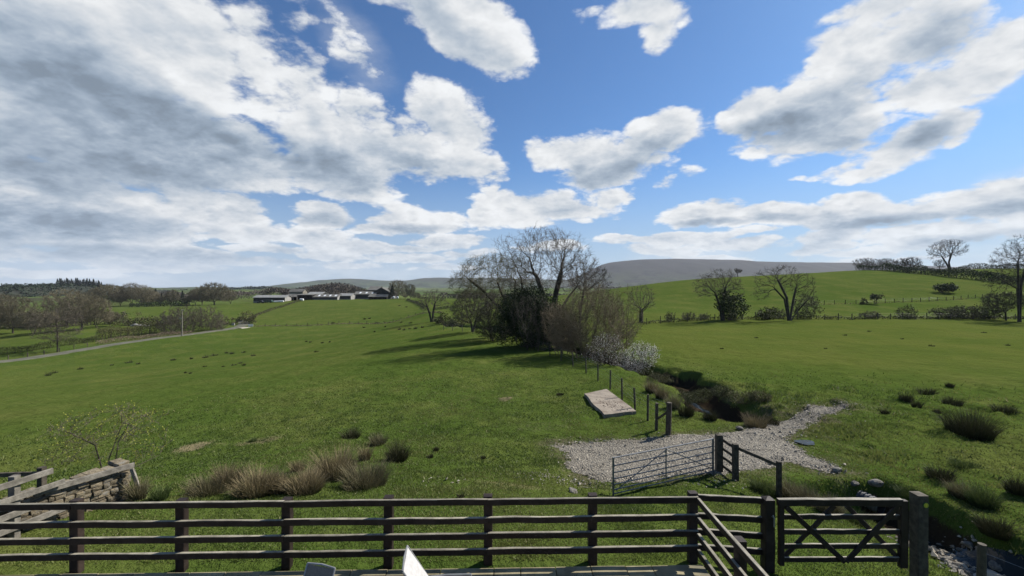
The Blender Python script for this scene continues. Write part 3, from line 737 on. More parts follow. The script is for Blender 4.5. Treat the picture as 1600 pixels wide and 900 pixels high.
hill("hill", [(380,452),(440,447),(480,441.5),(515,437),(540,435.2),(565,436),(600,438.5),(640,438.3),(665,434.5),(690,433.6),(715,434.6),(760,434),(830,436),(900,438),(960,441),(1060,446)], 4900, 900, -6, M['fell'], 8, 12)
hill("hill", [(-700,449),(-300,448),(0,450),(60,450.5),(160,450.5),(230,450.3),(290,449.2),(330,448.5),(380,449),(430,448),(480,450),(560,452)], 3000, 700, -6, M['fell'], 14, 5)

# ------------------------------------------------------------------ timber fences, gates, walls, patio
M['dark_timber'] = plain("dark_stained_timber", (0.014, 0.009, 0.007), (0.032, 0.022, 0.017), 5.0, 0.6, 0.006, 22, per_object=0.2, spec=0.25)
M['sunlit_worn'] = plain("sunlit_worn_timber_top", (0.15, 0.135, 0.100), (0.28, 0.255, 0.195), 4.0, 0.6, 0.006, 22, per_object=0.2, spec=0.3)  # upper rail faces: real weathering plus sunlight painted into the colour
M['grey_timber'] = plain("weathered_timber", (0.12, 0.108, 0.088), (0.24, 0.218, 0.18), 7.0, 0.85, 0.008, 25, per_object=0.15, c3=(0.11, 0.10, 0.08))
M['post_timber'] = plain("field_post_timber", (0.040, 0.033, 0.024), (0.090, 0.076, 0.056), 9.0, 0.85, 0.008, 30, per_object=0.2)
M['wire'] = plain("fence_wire", (0.20, 0.20, 0.20), (0.30, 0.30, 0.29), 9.0, 0.5, metal=0.6)
M['galv'] = plain("galvanised_steel", (0.10, 0.105, 0.11), (0.19, 0.195, 0.20), 6.0, 0.5, metal=0.4, spec=0.5)
M['stone'] = plain("wall_stone", (0.105, 0.085, 0.055), (0.225, 0.185, 0.120), 5.0, 0.92, 0.02, 16, per_object=0.34, c3=(0.17, 0.16, 0.135))
M['mortar'] = plain("wall_core_earth", (0.022, 0.019, 0.014), (0.045, 0.038, 0.028), 9.0, 1.0)
M['flag'] = plain("patio_flag", (0.17, 0.145, 0.082), (0.29, 0.25, 0.15), 2.2, 0.85, 0.004, 30, per_object=0.10, c3=(0.13, 0.12, 0.08))
M['joint'] = plain("patio_bed", (0.05, 0.045, 0.035), (0.09, 0.08, 0.06), 6.0, 1.0)
M['concrete'] = plain("old_concrete", (0.17, 0.140, 0.108), (0.27, 0.23, 0.18), 2.0, 0.9, 0.02, 9, per_object=0, c3=(0.12, 0.085, 0.058))

FZ = lambda x: 7.13 + 0.0216 * x        # line of the patio fence
def part(name, mesh, mat, parent, loc=(0, 0, 0), **kw):
    return MB().add(*mesh).build(name, mat, parent, **kw)
def worn_sunlit_top(o):
    """upper faces of stained rails: weathered wood, with sunlight put into a paler colour"""
    o.data.materials.append(M['sunlit_worn'])
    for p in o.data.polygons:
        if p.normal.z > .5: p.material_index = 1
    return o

# patio: bed plus single flags
bed = MB().add([(-24, -4, -.065), (3.28, -4, -.065), (3.28, 7.16, -.065), (-24, 6.62, -.065), (-24, -4, -.3), (3.28, -4, -.3), (3.28, 7.16, -.3), (-24, 6.62, -.3)],
               [np.array([(0, 1, 2, 3), (4, 7, 6, 5), (1, 5, 6, 2), (2, 6, 7, 3), (3, 7, 4, 0), (0, 4, 5, 1)])]).build("patio", M['joint']); tag(bed, kind='structure')
rng = np.random.default_rng(4); flags = []
for k in range(6):
    w, d = [(.60, .60), (.45, .60), (.90, .60), (.60, .60), (.75, .60), (.60, .60)][k]
    V, Tq = beam((-w / 2, 0, 0), (w / 2, 0, 0), d - .014, .06, seg=1, ch=.006, jit=.001)
    flags.append((w, MB().add(V, Tq).mesh("flag")))
for me in (q[1] for q in flags): me.materials.append(M['flag'])
for row in range(5):
    x = -9.9 + row * .23
    while x < 3.1:
        w, me = flags[int(rng.integers(6))]
        if x + w > 3.3: w, me = flags[1]
        if x + w > 3.42: break
        o = bpy.data.objects.new("paving_flag", me); COL.objects.link(o); o.parent = bed
        o.location = (x + w / 2, FZ(x) - .30 - row * .61, -.028 + rng.normal(0, .0025)); o.rotation_euler = (rng.normal(0, .003), rng.normal(0, .003), 0.0216)
        o.scale = ((w - .016) / w, 1, 1); x += w

RAILZ = (1.10, .79, .515, .245)
def rail_fence(name, label, cat, A, B, posts, rails, group=None, mat='dark_timber', post=(.15, .12), rail=(.052, .105), ptop=1.17, side=1, bays=2, base=-.12, cap=True, z0=0.0):
    """post-and-rail fence from A to B; posts are distances from A; rails are nailed on the side of the camera"""
    A = np.array((A[0], A[1], z0)); B = np.array((B[0], B[1], z0)); d = B - A; L = np.linalg.norm(d); d /= L
    nrm = np.array((d[1], -d[0], 0)) * side
    root = empty(name, A, label, cat, group)
    for s_ in posts:
        p = d * s_
        part('post', beam(p + (0, 0, base), p + (0, 0, ptop + RB.normal(0, .008)), post[1], post[0], up=d, ch=.008, seg=4), M[mat], root)
    off = nrm * (post[1] / 2 + rail[0] / 2 + .002)
    cuts = [0.0 if base > 0 or posts[0] < .3 else -.02] + [posts[i] for i in range(1, len(posts) - 1) if i % bays == 0] + [L]
    for zi, z in enumerate(rails):
        cc = list(cuts)
        for a, b in zip(cc[:-1], cc[1:]):
            a_, b_ = d * (a + .002) + off, d * (b - .002) + off
            r_ = part('rail', beam(a_ + (0, 0, z + RB.normal(0, .004)), b_ + (0, 0, z + RB.normal(0, .004)), rail[0], rail[1], seg=8, jit=.003), M[mat], root)
            if mat == 'dark_timber': worn_sunlit_top(r_)
    return root
xs = [(q - CX) / F * 7.14 for q in (-230, -62, 107, 275, 442, 604, 762, 928, 1087)]
xs = [x * (7.13 + .0216 * x) / 7.14 for x in xs]
A = (xs[0], FZ(xs[0])); B = (xs[-1], FZ(xs[-1]))
k = math.hypot(1, .0216)
rail_fence("patio_fence", "long dark stained four rail timber fence along the far edge of the patio", "fence", (xs[0], FZ(xs[0]) + .13), (xs[-1] + .06, FZ(xs[-1]) + .13), [(x - xs[0]) * k for x in xs], RAILZ)
# the return of the fence, coming back towards the house
rail_fence("side_fence", "dark stained timber fence running back from the corner post towards the house", "fence", (3.29, 7.12), (3.29, 1.6), [1.12, 2.9, 4.7], (1.12, .80, .52, .25), side=1, bays=3)
# from the corner to the gate post
gy = 7.14
rail_fence("gate_side_fence", "short dark timber fence bay between the patio corner and the field gate", "fence", (3.20, 7.385), (4.36, 7.24), [1.16], (1.09, .77, .49, .215), post=(.03, .03), ptop=.3, bays=9, base=.05)

def timber_post(name, label, x, y, w, h, z0, mat, cat="gate post", group=None, pointed=True):
    root = empty(name, (x, y, z0), label, cat, group)
    V, Tq = beam((0, 0, -.1), (0, 0, h), w, w, up=(0, 1, 0), ch=.01, seg=5)
    mb = MB().add(V, Tq); mb.build('shaft', M[mat], root)
    c = np.array([(-w / 2, -w / 2, h), (w / 2, -w / 2, h), (w / 2, w / 2, h), (-w / 2, w / 2, h), (0, 0, h + (.035 if pointed else .012))])
    MB().add(c * (1, 1, 1) + (0, 0, .001), [np.array([(0, 1, 4), (1, 2, 4), (2, 3, 4), (3, 0, 4)])]).build('cap', M[mat], root)
    return root
hp = timber_post("gate_post", "dark square post on which the wooden field gate hangs", 4.40, 7.16, .165, 1.20, -.04, 'dark_timber')
part('hinge_pin', pipe([(0.02, -.09, .93), (0.02, -.12, .97), (.03, -.13, .92), (.03, -.13, .78)], .012, 6), M['wire'], hp)
# wooden five bar gate with crossing braces
gx0, gx1, gyy = 4.55, 6.72, 7.10
gate = empty("field_gate", (gx0, gyy, 0.0), "wide dark wooden five bar gate with crossed braces to the right of the patio", "gate")
GW = gx1 - gx0
part('hanging_stile', beam((.04, 0, .06), (.04, 0, 1.16), .07, .085, up=(1, 0, 0)), M['dark_timber'], gate)
part('closing_stile', beam((GW - .05, 0, .02), (GW - .05, 0, 1.16), .075, .13, up=(1, 0, 0)), M['dark_timber'], gate)
part('top_rail', beam((-.02, -.005, 1.13), (GW - .08, -.005, 1.13), .075, .115, seg=8), M['dark_timber'], gate)
worn_sunlit_top(gate.children[-1] if gate.children[-1].name.startswith('top_rail') else [o for o in gate.children if o.name.startswith('top_rail')][0])
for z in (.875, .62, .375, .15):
    worn_sunlit_top(part('rail', beam((.083, .002, z), (GW - .09, .002, z), .035, .085, seg=8), M['dark_timber'], gate))
for (xa, za), (xb, zb) in [((.10, 1.07), (1.10, .13)), ((1.12, .13), (2.0, 1.07))]:
    part('brace', beam((xa, -.035, za), (xb, -.035, zb), .085, .028, up=(0, 1, 0)), M['dark_timber'], gate)
for (xa, za), (xb, zb) in [((.10, .16), (.98, 1.05)), ((1.18, 1.05), (2.06, .16))]:
    part('brace', beam((xa, .034, za), (xb, .034, zb), .08, .028, up=(0, 1, 0)), M['dark_timber'], gate)
# big closing post with a round waymark disc
wp = timber_post("gate_post", "tall grey weathered gate post carrying a round yellow waymark disc", 6.96, 7.12, .175, 1.42, -.16, 'post_timber', pointed=False)
def disc(c, r, n=20, y=0): 
    a = np.linspace(0, 2 * math.pi, n, endpoint=False)
    return np.concatenate([[c], np.stack([c[0] + np.cos(a) * r, np.full(n, c[1]), c[2] + np.sin(a) * r], 1)]), [np.array([(0, i + 1, (i + 1) % n + 1) for i in range(n)])]
M['disc_green'] = plain("waymark_plastic", (0.02, 0.05, 0.02), (0.03, 0.07, 0.03), 3, 0.4)
M['disc_yellow'] = plain("waymark_print", (0.62, 0.52, 0.03), (0.68, 0.58, 0.04), 3, 0.4)
wd = empty("waymark_disc", (6.935, 7.12 - .0875 - .012, 1.27 - .16), "small round dark green disc with a yellow arrow nailed to the big post", "waymark")
V, Tq = pipe([(.055, 0, 0), (.055, .011, 0)], .05, 20); MB().add(V, Tq).build('plate', M['disc_green'], wd)
arrow = np.array([(-.006, -.03), (.006, -.03), (.006, .004), (.02, .004), (0, .034), (-.02, .004), (-.006, .004)])
MB().add(np.stack([arrow[:, 0] + .055, np.full(7, -.0025), arrow[:, 1]], 1), [np.array([(0, 1, 2, 6)]), np.array([(3, 4, 5)])]).build('arrow', M['disc_yellow'], wd)
V, Tq = disc((.055, -.0012, 0), .041); 
ring = MB().add(*[V, Tq]); ring.build('face', plain("waymark_face", (0.30, 0.34, 0.04), (0.36, 0.38, 0.05), 3, 0.4), wd)

# field fence posts right of the gate, with wire along the brook
stock = empty("stock_fence", (7.9, 7.0, -.7), "low stock fence of round posts and plain wire beside the stony brook", "fence")
pr = [(0.0, 0.0), (1.6, -1.9), (3.0, -3.6)]
tops = []
for dx, dy in pr:
    g = hz(7.9 + dx, 7.0 + dy) + .7; V, Tq = pipe([(dx, dy, g - .15), (dx, dy, g + .5), (dx + .01, dy, g + 1.02)], [.062, .06, .056], 10)
    MB().add(V, Tq).build('post', M['post_timber'], stock, smooth=False); tops.append((dx, dy, g + .9))
for q in (0, .3, .6):
    V, Tq = pipe([(a, b - .065, c - q) for a, b, c in tops], .004, 4); MB().add(V, Tq).build('wire', M['wire'], stock)

# metal field gate standing open across the gravel
gl, gr = np.array((2.92, 12.0)), np.array((6.52, 13.5))
zl, zr = hz(*gl), hz(*gr)
mg = empty("metal_gate", (gl[0], gl[1], -1.22), "grey galvanised steel tube gate with six bars standing across the gravel track", "gate")
d2 = gr - gl; 
def gp(t, z): return (d2[0] * t, d2[1] * t, z)
zt = 1.10
part('end_tube', pipe([gp(0, .02), gp(0, zt + .02)], .030, 8), M['galv'], mg); part('end_tube', pipe([gp(1, .02), gp(1, zt + .02)], .034, 8), M['galv'], mg)
for z in (zt, .87, .67, .49, .33, .18, .06):
    part('bar', pipe([gp(.008, z), gp(.992, z)], .017 if z < zt else .021, 8), M['galv'], mg)
part('mid_tube', pipe([gp(.5, .12), gp(.5, zt)], .020, 8), M['galv'], mg)
for a, b in (((.5, zt - .03), (.02, .16)), ((.5, zt - .03), (.98, .16))):
    A_, B_ = np.array(gp(*a)), np.array(gp(*b)); nrm = np.array((d2[1], -d2[0], 0)); nrm /= np.linalg.norm(nrm)
    part('brace', pipe([A_ + nrm * .03, B_ + nrm * .03], .014, 6), M['galv'], mg)
timber = lambda lab, px, Y, w, h: timber_post("gate_post", lab, at(px, Y)[0], Y, w, h, at(px, Y)[2], 'post_timber')
gp1 = timber("square timber post at the hinge end of the steel gate", 1123.5, 13.55, .19, 1.20)
# short rail fence running from that post back towards the house
fa, fb, fc = at(1123.5, 13.55), at(1149, 12.95), at(1217, 11.9)
rf = empty("track_fence", fb, "short timber rail fence behind the steel gate with one rail reaching a lone post", "fence")
for q, h, w in ((fb, 1.12, .15), (fc, 1.05, .11)):
    p0 = q - fb; part('post', beam(p0 + (0, 0, -.2), p0 + (0, 0, h), w, w, up=(0, 1, 0)), M['post_timber'], rf)
u = fb - fa; u /= np.linalg.norm(u); sidev = np.array((u[1], -u[0], 0)) * -1
for z in (1.0, .72, .44, .16):
    part('rail', beam(fa - fb + (.10, -.07, z + .04), np.array((-.02, -.09, z)), .04, .09), M['post_timber'], rf)
part('long_rail', beam(np.array((.08, .0, .98)), fc - fb + (-.02, .06, .92), .04, .09), M['post_timber'], rf)

# concrete slab over the tank beside the fence line
c4 = [(4.62, 26.6), (6.32, 27.8), (6.62, 22.1), (4.72, 21.4)]
zt4 = [hz(*c) + h for c, h in zip(c4, (.16, .14, .17, .22))]
sl = empty("concrete_slab", (5.6, 24.4, -1.9), "long raised concrete slab with brown stains beside the wire fence", "slab")
n = 9; V = []; 
for zz in (0, 1):
    for i in range(n + 1):
        for j in range(n + 1):
            s_, t = i / n, j / n
            p = np.array(c4[0]) * (1 - s_) * (1 - t) + np.array(c4[1]) * s_ * (1 - t) + np.array(c4[2]) * s_ * t + np.array(c4[3]) * (1 - s_) * t
            z = zt4[0] * (1 - s_) * (1 - t) + zt4[1] * s_ * (1 - t) + zt4[2] * s_ * t + zt4[3] * (1 - s_) * t
            e = 0.05 * math.sin(7 * s_ + 3) * (t == 1) + .05 * math.sin(9 * t) * (s_ == 0)
            V.append((p[0] - 5.6 + e, p[1] - 24.4 + e, z + 1.9 - (.30 if zz else 0)))
N1 = (n + 1) ** 2; idx = lambda i, j: i * (n + 1) + j
Q = [(idx(i, j), idx(i, j + 1), idx(i + 1, j + 1), idx(i + 1, j)) for i in range(n) for j in range(n)]
Q = [q[::-1] for q in Q]
bd = [(i, 0) for i in range(n)] + [(n, j) for j in range(n)] + [(i, n) for i in range(n, 0, -1)] + [(0, j) for j in range(n, 0, -1)]
bd = [idx(*q) for q in bd]; Q += [(a, b, b + N1, a + N1) for a, b in zip(bd, bd[1:] + bd[:1])]
V = np.array(V)
MB().add(V, [np.array(Q)]).build('deck', M['concrete'], sl)
rng = np.random.default_rng(9)
p = rng.normal((5.75, 23.7), (.35, .8), (260, 2)); zz = [zt4[2] + (zt4[0] - zt4[2]) * np.clip((y - 22) / 5, 0, 1) + 1.9 + .0 for y in p[:, 1]]
V, Tq = stones_mesh(np.stack([p[:, 0] - 5.6, p[:, 1] - 24.4, np.array(zz)], 1), rng.uniform(.02, .06, 260), rng, 0.1)
M['clod'] = stone_tint("earth_clods", (0.07, 0.048, 0.03), (0.15, 0.11, 0.075))
o = MB().add(V, [Tq], np.repeat(rng.random(260), 6)).build('earth_clods', M['clod'], sl, attr='t'); o['kind'] = 'stuff'

# post and wire fence from the gravel along the trees
fl = [(6.75,18.0),(6.72,20.6),(6.75,22.8),(6.72,25.4),(6.65,28.2),(6.45,31.2),(6.1,34.2),(5.5,37.4),(4.8,40.6),(4.0,44),(3.0,47.6),(1.9,51.2),(.6,55),(-.9,59),(-2.6,63),(-4.5,67.5),(-6.8,72.5),(-9.3,78),(-12,84),(-14.8,90)]
wf = empty("wire_fence", (6.75, 18, hz(6.75, 18)), "post and wire fence running along the left side of the brook and the trees", "fence")
base = np.array((6.75, 18, hz(6.75, 18))); heads = []
for i, (x, y) in enumerate(fl):
    g = np.array((x, y, hz(x, y))) - base; h = 1.32 + RB.normal(0, .04) if i else 1.38; r = .055 if i else .12
    tilt = RB.normal(0, .03, 2)
    V, Tq = pipe([g + (0, 0, -.2), g + (tilt[0] * .5, tilt[1] * .5, h * .5), g + (tilt[0], tilt[1], h)], [r, r, r * .92], 9)
    MB().add(V, Tq).build('post', M['post_timber'], wf); heads.append(g + (tilt[0], tilt[1], h))
g0 = heads[0] - (0, 0, 1.38)
part('strut', beam(g0 + (-.30, .75, -.1), g0 + (-.28, .75, 1.15), .11, .11, up=(0, 1, 0)), M['post_timber'], wf)
part('strut', beam(g0 + (-.27, .70, .45), g0 + (-.06, .06, .95), .08, .08), M['post_timber'], wf)
for q in (.08, .22, .42, .62, .82):
    V, Tq = pipe([hh + (0, .0, -q) for hh in heads], .0045, 4); MB().add(V, Tq).build('wire', M['wire'], wf)

# dry stone wall at the left with its timber rail
wl = np.array((-9.25, 10.05)); wn = np.array((-10.35, 6.9))
wall = empty("stone_wall", (wl[0], wl[1], -.35), "dry stone wall end of brown field stones beside the left of the patio", "wall")
dv = wn - wl; WL = np.linalg.norm(dv); dv /= WL; nv = np.array((-dv[1], dv[0]))
if nv[0] < 0: nv = -nv
ztop = lambda s_: .76 + .03 * s_ + .02 * math.sin(5 * s_) 
def wpt(s_, t, z): return np.array((dv[0] * s_ + nv[0] * t, dv[1] * s_ + nv[1] * t, z))
core = np.array([wpt(a, b, c) for c in (-.1, .62) for a in (.06, WL + 2) for b in (-.42, -.10)])
MB().add(core, [np.array([(0, 1, 3, 2), (4, 6, 7, 5), (0, 4, 5, 1), (2, 3, 7, 6), (0, 2, 6, 4), (1, 5, 7, 3)])]).build('core', M['mortar'], wall)
rng = np.random.default_rng(31); shapes = []
for k in range(9):
    V, Tq = rock(rng, 1, 1, 1, .22); me = MB().add(V, [Tq]).mesh('stone'); me.materials.append(M['stone']); shapes.append(me)
rotw = math.atan2(dv[1], dv[0]); ns = 0
def lay(s_, t, z, l, h, dep, face=0):
    global ns
    o = bpy.data.objects.new('stone', shapes[int(rng.integers(9))]); COL.objects.link(o); o.parent = wall
    o.location = wpt(s_, t, z); o.rotation_euler = (rng.normal(0, .05), rng.normal(0, .07), rotw + face + rng.normal(0, .05)); o.scale = (l * 1.02, dep, h * 1.05); ns += 1
z = .02
while z < .84:
    h = rng.uniform(.05, .115); s_ = rng.uniform(0, .05)
    while s_ < WL + .4:
        l = rng.uniform(.08, .22) * (1.0 if h > .08 else 1.2)
        if z + h * .5 < ztop(s_) - .02:
            lay(s_ + l / 2, -.10 + rng.normal(0, .015), z + h / 2, l - .012, h - .008, .26)
        s_ += l
    for t in (-.16, -.38):      # the squared end
        lay(.06 + rng.normal(0, .01), t, z + h / 2, .24, h - .008, .24)
    z += h
s_ = 0
while s_ < WL + .4:             # copings
    l = rng.uniform(.14, .30); lay(s_ + l / 2, -.22 + rng.normal(0, .03), ztop(s_) + .02, l - .01, rng.uniform(.09, .17), .36); s_ += l
a_ = np.array((wl[0], wl[1], -.35)); 
wr = empty("wall_rail", a_, "pale weathered timber rail fixed along the top of the stone wall", "rail")
part('rail', beam(wpt(-.03, .12, .86), wpt(1.66, .08, .95), .06, .12, seg=6), M['grey_timber'], wr)
part('prop', beam(wpt(.04, .17, .81), wpt(-.10, .32, .0), .07, .07), M['grey_timber'], wr)
# broken weathered fence in front of the wall
lf = empty("weathered_fence", (-9.75, 8.15, -.12), "grey weathered fence post with stub ends of four pale rails at the left edge", "fence")
part('post', beam((0, 0, -.15), (0, 0, 1.22), .13, .11, up=(0, 1, 0)), M['grey_timber'], lf)
part('post', beam((-.16, .15, -.15), (-.16, .15, 1.18), .10, .10, up=(0, 1, 0)), M['dark_timber'], lf)
for z, e in ((1.10, .48), (.80, .66), (.50, .25), (.23, .78)):
    part('rail', beam((.09 - .28 * 1.6, -1.6, z), (.09 + .28 * e, e, z + .01), .045, .115, seg=4), M['grey_timber'], lf)
bf = empty("back_fence", (-11.6, 9.6, -.35), "dark low fence rail with a short post behind the stone wall", "fence")
part('rail', beam((-1.6, .1, .74), (.62, .1, .80), .05, .10), M['post_timber'], bf)
part('post', beam((.55, .18, -.2), (.55, .18, .92), .12, .12, up=(0, 1, 0)), M['post_timber'], bf)
part('post', beam((-1.5, .18, -.2), (-1.5, .18, .92), .12, .12, up=(0, 1, 0)), M['post_timber'], bf)

# corrugated culvert pipe and stones of the brook
def culvert():
    c0 = np.array((11.15, 13.15, hz(11.2, 12.6) + .42)); ax = np.array((-.35, .9, .10)); ax /= np.linalg.norm(ax)
    root = empty("culvert_pipe", c0, "ribbed plastic drain pipe poking out of the bank above the brook", "pipe")
    ts = np.arange(-.45, 1.3, .028); rr = .215 + .016 * np.sign(np.sin(np.arange(len(ts)) * math.pi / 2 + .4))
    V, Tq = pipe([ax * t for t in ts], rr, 18, caps=False); MB().add(V, Tq).build('ribbed_wall', M['culv'], root)
    V, Tq = pipe([ax * t for t in (-.45, 1.2)], .185, 18, caps=False); MB().add(V, [q[:, ::-1] for q in Tq]).build('bore', M['culv_in'], root)
M['culv'] = plain("culvert_plastic", (0.05, 0.055, 0.062), (0.10, 0.105, 0.115), 4.0, 0.55)
M['culv_in'] = plain("culvert_bore", (0.02, 0.02, 0.022), (0.03, 0.03, 0.03), 4.0, 0.7)
culvert()
M['brook_stone'] = plain("brook_stone", (0.075, 0.068, 0.056), (0.19, 0.175, 0.148), 5.0, 0.85, 0.02, 14, per_object=0.3)
rng = np.random.default_rng(77); shapes = []
for k in range(6):
    V, Tq = boulder(rng, 1, 1, .7); me = MB().add(V, [Tq]).mesh('brook_stone'); me.materials.append(M['brook_stone']); shapes.append(me)
spots = []
for q in rng.uniform(0, 1, 70):
    s_ = q * 8.2; k = min(int(s_ // 2.2), len(BROOK_S) - 2); t = min(max((s_ - k * 2.2) / 2.2, 0), 1); c = BROOK_S[k] * (1 - t) + BROOK_S[k + 1] * t
    if c[1] > 11.4 and rng.random() < .7: continue
    side = -1 if rng.random() < .72 else 1
    spots.append((c[0] + side * rng.uniform(.12, .55), c[1] + rng.normal(0, .1), rng.uniform(.12, .34), 's'))
for q in range(16): spots.append((12.1 + rng.normal(0, .5), 21.1 + rng.normal(0, .45), rng.uniform(.12, .45), 'n'))
for x, y, s_, w in spots:
    o = bpy.data.objects.new('brook_stone', shapes[int(rng.integers(6))]); COL.objects.link(o)
    o.location = (x, y, hz(x, y) + .12 * s_); o.rotation_euler = (rng.normal(0, .2), rng.normal(0, .2), rng.uniform(0, 6)); o.scale = (s_, s_ * rng.uniform(.6, 1), s_ * .8)
    tag(o, "grey stone lying in the bed of the brook beside the big gate post" if w == 's' else "grey stone at the mouth of the brook gully beyond the gravel", "stone", "stones in the brook" if w == 's' else "stones at the gully mouth")
# flat stones and rubble by the lawn
for (px, py, s_, lab) in [(895, 770, .40, "flat grey slab of slate lying in the grass behind the patio fence"), (1368, 757, .45, "brown clod of earth and stone above the drain pipe"), (1308, 737, .36, "pale broken rock at the right end of the gravel"), (1155, 671, .36, "pale boulder at the edge of the gully beside the gravel")]:
    c = hit(px, py); V, Tq = boulder(rng, s_, s_ * .7, .12 if 'slate' in lab else s_ * .55)
    o = MB().add(V, [Tq]).build('rock', M['brook_stone']); o.location = c + (0, 0, .05); o.rotation_euler = (.1, 0, rng.uniform(0, 3)); tag(o, lab, "rock")

# garden chairs and table on the patio
M['chair_frame'] = plain("painted_chair_metal", (0.20, 0.20, 0.195), (0.27, 0.27, 0.265), 5, 0.4, metal=0.3)
M['mesh_grey'] = plain("grey_sling_mesh", (0.15, 0.132, 0.108), (0.20, 0.178, 0.15), 60, 0.8, per_object=0)
M['canvas'] = plain("pale_canvas", (0.36, 0.35, 0.335), (0.42, 0.41, 0.40), 20, 0.85, 0.002, 60, per_object=0)
def sheet(a, b, c, d, t=.008):
    P4 = np.array([a, b, c, d], float); n = np.cross(P4[1] - P4[0], P4[3] - P4[0]); n /= np.linalg.norm(n)
    V = np.concatenate([P4 + n * t, P4 - n * t])
    return V, [np.array([(0, 1, 2, 3), (7, 6, 5, 4), (0, 4, 5, 1), (1, 5, 6, 2), (2, 6, 7, 3), (3, 7, 4, 0)])]
def garden_chair(label, loc, rotz, sling, h=.95, lean=.28, w=.50):
    """metal sling chair: seat faces local -Y, back at +Y"""
    r = empty("garden_chair", loc, label, "chair", "garden chairs on the patio", rotz)
    x = w / 2; bt = np.array((0, .22 + lean, h)); bb = np.array((0, .22, .42)); fr = np.array((0, -.26, .44))
    for s_ in (-1, 1):
        X = np.array((s_ * x, 0, 0))
        part('back_frame', pipe([bb + X, bt + X], .014, 8), M['chair_frame'], r)
        part('leg', pipe([fr + X, X + (0, -.28, 0)], .013, 8), M['chair_frame'], r)
        part('leg', pipe([bb + X, X + (0, .34, 0)], .013, 8), M['chair_frame'], r)
        part('armrest', pipe([X + (0, -.24, .64), X + (0, .10, .665), X + (0, .22 + lean * .45, .66)], .016, 8), M['chair_frame'], r)
        part('arm_support', pipe([X + (0, -.24, .64), X + (0, -.25, .43)], .012, 8), M['chair_frame'], r)
        part('seat_rail', pipe([bb + X, fr + X], .014, 8), M['chair_frame'], r)
    part('top_bar', pipe([bt + (-x, 0, 0), bt + (0, .012, .012), bt + (x, 0, 0)], .014, 8), M['chair_frame'], r)
    part('backrest', sheet(bb + (-x, 0, .02), bb + (x, 0, .02), bt + (x, 0, -.012), bt + (-x, 0, -.012)), sling, r)
    part('seat', sheet(fr + (-x, 0, .005), fr + (x, 0, .005), bb + (x, 0, .005), bb + (-x, 0, .005)), sling, r)
    return r
ch_loc = ((486 - CX) / F * 5.75, 5.75 - .50, 0)
garden_chair("grey mesh garden chair seen from behind at the bottom left of the patio", (-2.76, 5.30, 0), math.radians(-14), M['mesh_grey'], h=.93, lean=.26, w=.44)
c2 = garden_chair("pale canvas garden chair turned sideways with its high back and arm in view", (-.79, 5.71, 0), math.radians(98), M['canvas'], h=1.13, lean=.44, w=.54)
tb = empty("garden_table", (-.15, 5.15, 0), "pale garden table whose far edge shows beside the canvas chair", "table")
part('tabletop', beam((-.45, 0, .71), (.45, 0, .71), .8, .03, seg=2, jit=.0005), M['chair_frame'], tb)
for a in (-.38, .38):
    for b in (-.33, .33): part('leg', pipe([(a, b, 0), (a, b, .69)], .018, 8), M['chair_frame'], tb)

# ------------------------------------------------------------------ trees and shrubs
TREE_N = 2.2
M['bark'] = plain("tree_bark", (0.028, 0.023, 0.018), (0.062, 0.052, 0.041), 3.0, 0.95, 0.02, 9, per_object=0.15)
M['twig'] = plain("bare_twigs", (0.068, 0.055, 0.040), (0.130, 0.108, 0.080), 0.9, 0.95, per_object=0.15)
M['twig_valley'] = plain("valley_twigs", (0.098, 0.085, 0.052), (0.170, 0.148, 0.095), 0.3, 0.95, per_object=0.12)
M['twig_dark'] = plain("dark_twigs", (0.045, 0.038, 0.030), (0.090, 0.075, 0.058), 0.9, 0.95, per_object=0.15)
M['twig_red'] = plain("willow_twigs", (0.100, 0.078, 0.046), (0.170, 0.136, 0.084), 0.7, 0.95, per_object=0.1)
M['twig_bud'] = plain("budding_twigs", (0.110, 0.100, 0.050), (0.165, 0.145, 0.080), 0.7, 0.95, per_object=0.1)
M['ivy'] = leafy("ivy_leaves", (0.014, 0.026, 0.009), (0.045, 0.062, 0.020), trans=0.1)
M['bud'] = leafy("young_leaves", (0.15, 0.18, 0.022), (0.27, 0.27, 0.05), trans=0.35)
M['blossom'] = leafy("white_blossom", (0.45, 0.44, 0.40), (0.80, 0.79, 0.75), trans=0.4)
M['scrub'] = leafy("scrub_leaves", (0.030, 0.040, 0.014), (0.085, 0.085, 0.034), trans=0.1)
M['hedge'] = leafy("hedge_leaves", (0.034, 0.044, 0.014), (0.090, 0.095, 0.032), trans=0.15)
M['gorse'] = leafy("olive_scrub", (0.060, 0.062, 0.024), (0.130, 0.120, 0.050), trans=0.1)
M['conifer'] = leafy("conifer_needles", (0.010, 0.018, 0.010), (0.028, 0.042, 0.022), trans=0.0)
M['dead'] = leafy("dead_grass", (0.10, 0.075, 0.05), (0.27, 0.22, 0.15), trans=0.1)
M['wood'] = leafy("bare_wood", (0.050, 0.042, 0.034), (0.115, 0.095, 0.075), trans=0.0)

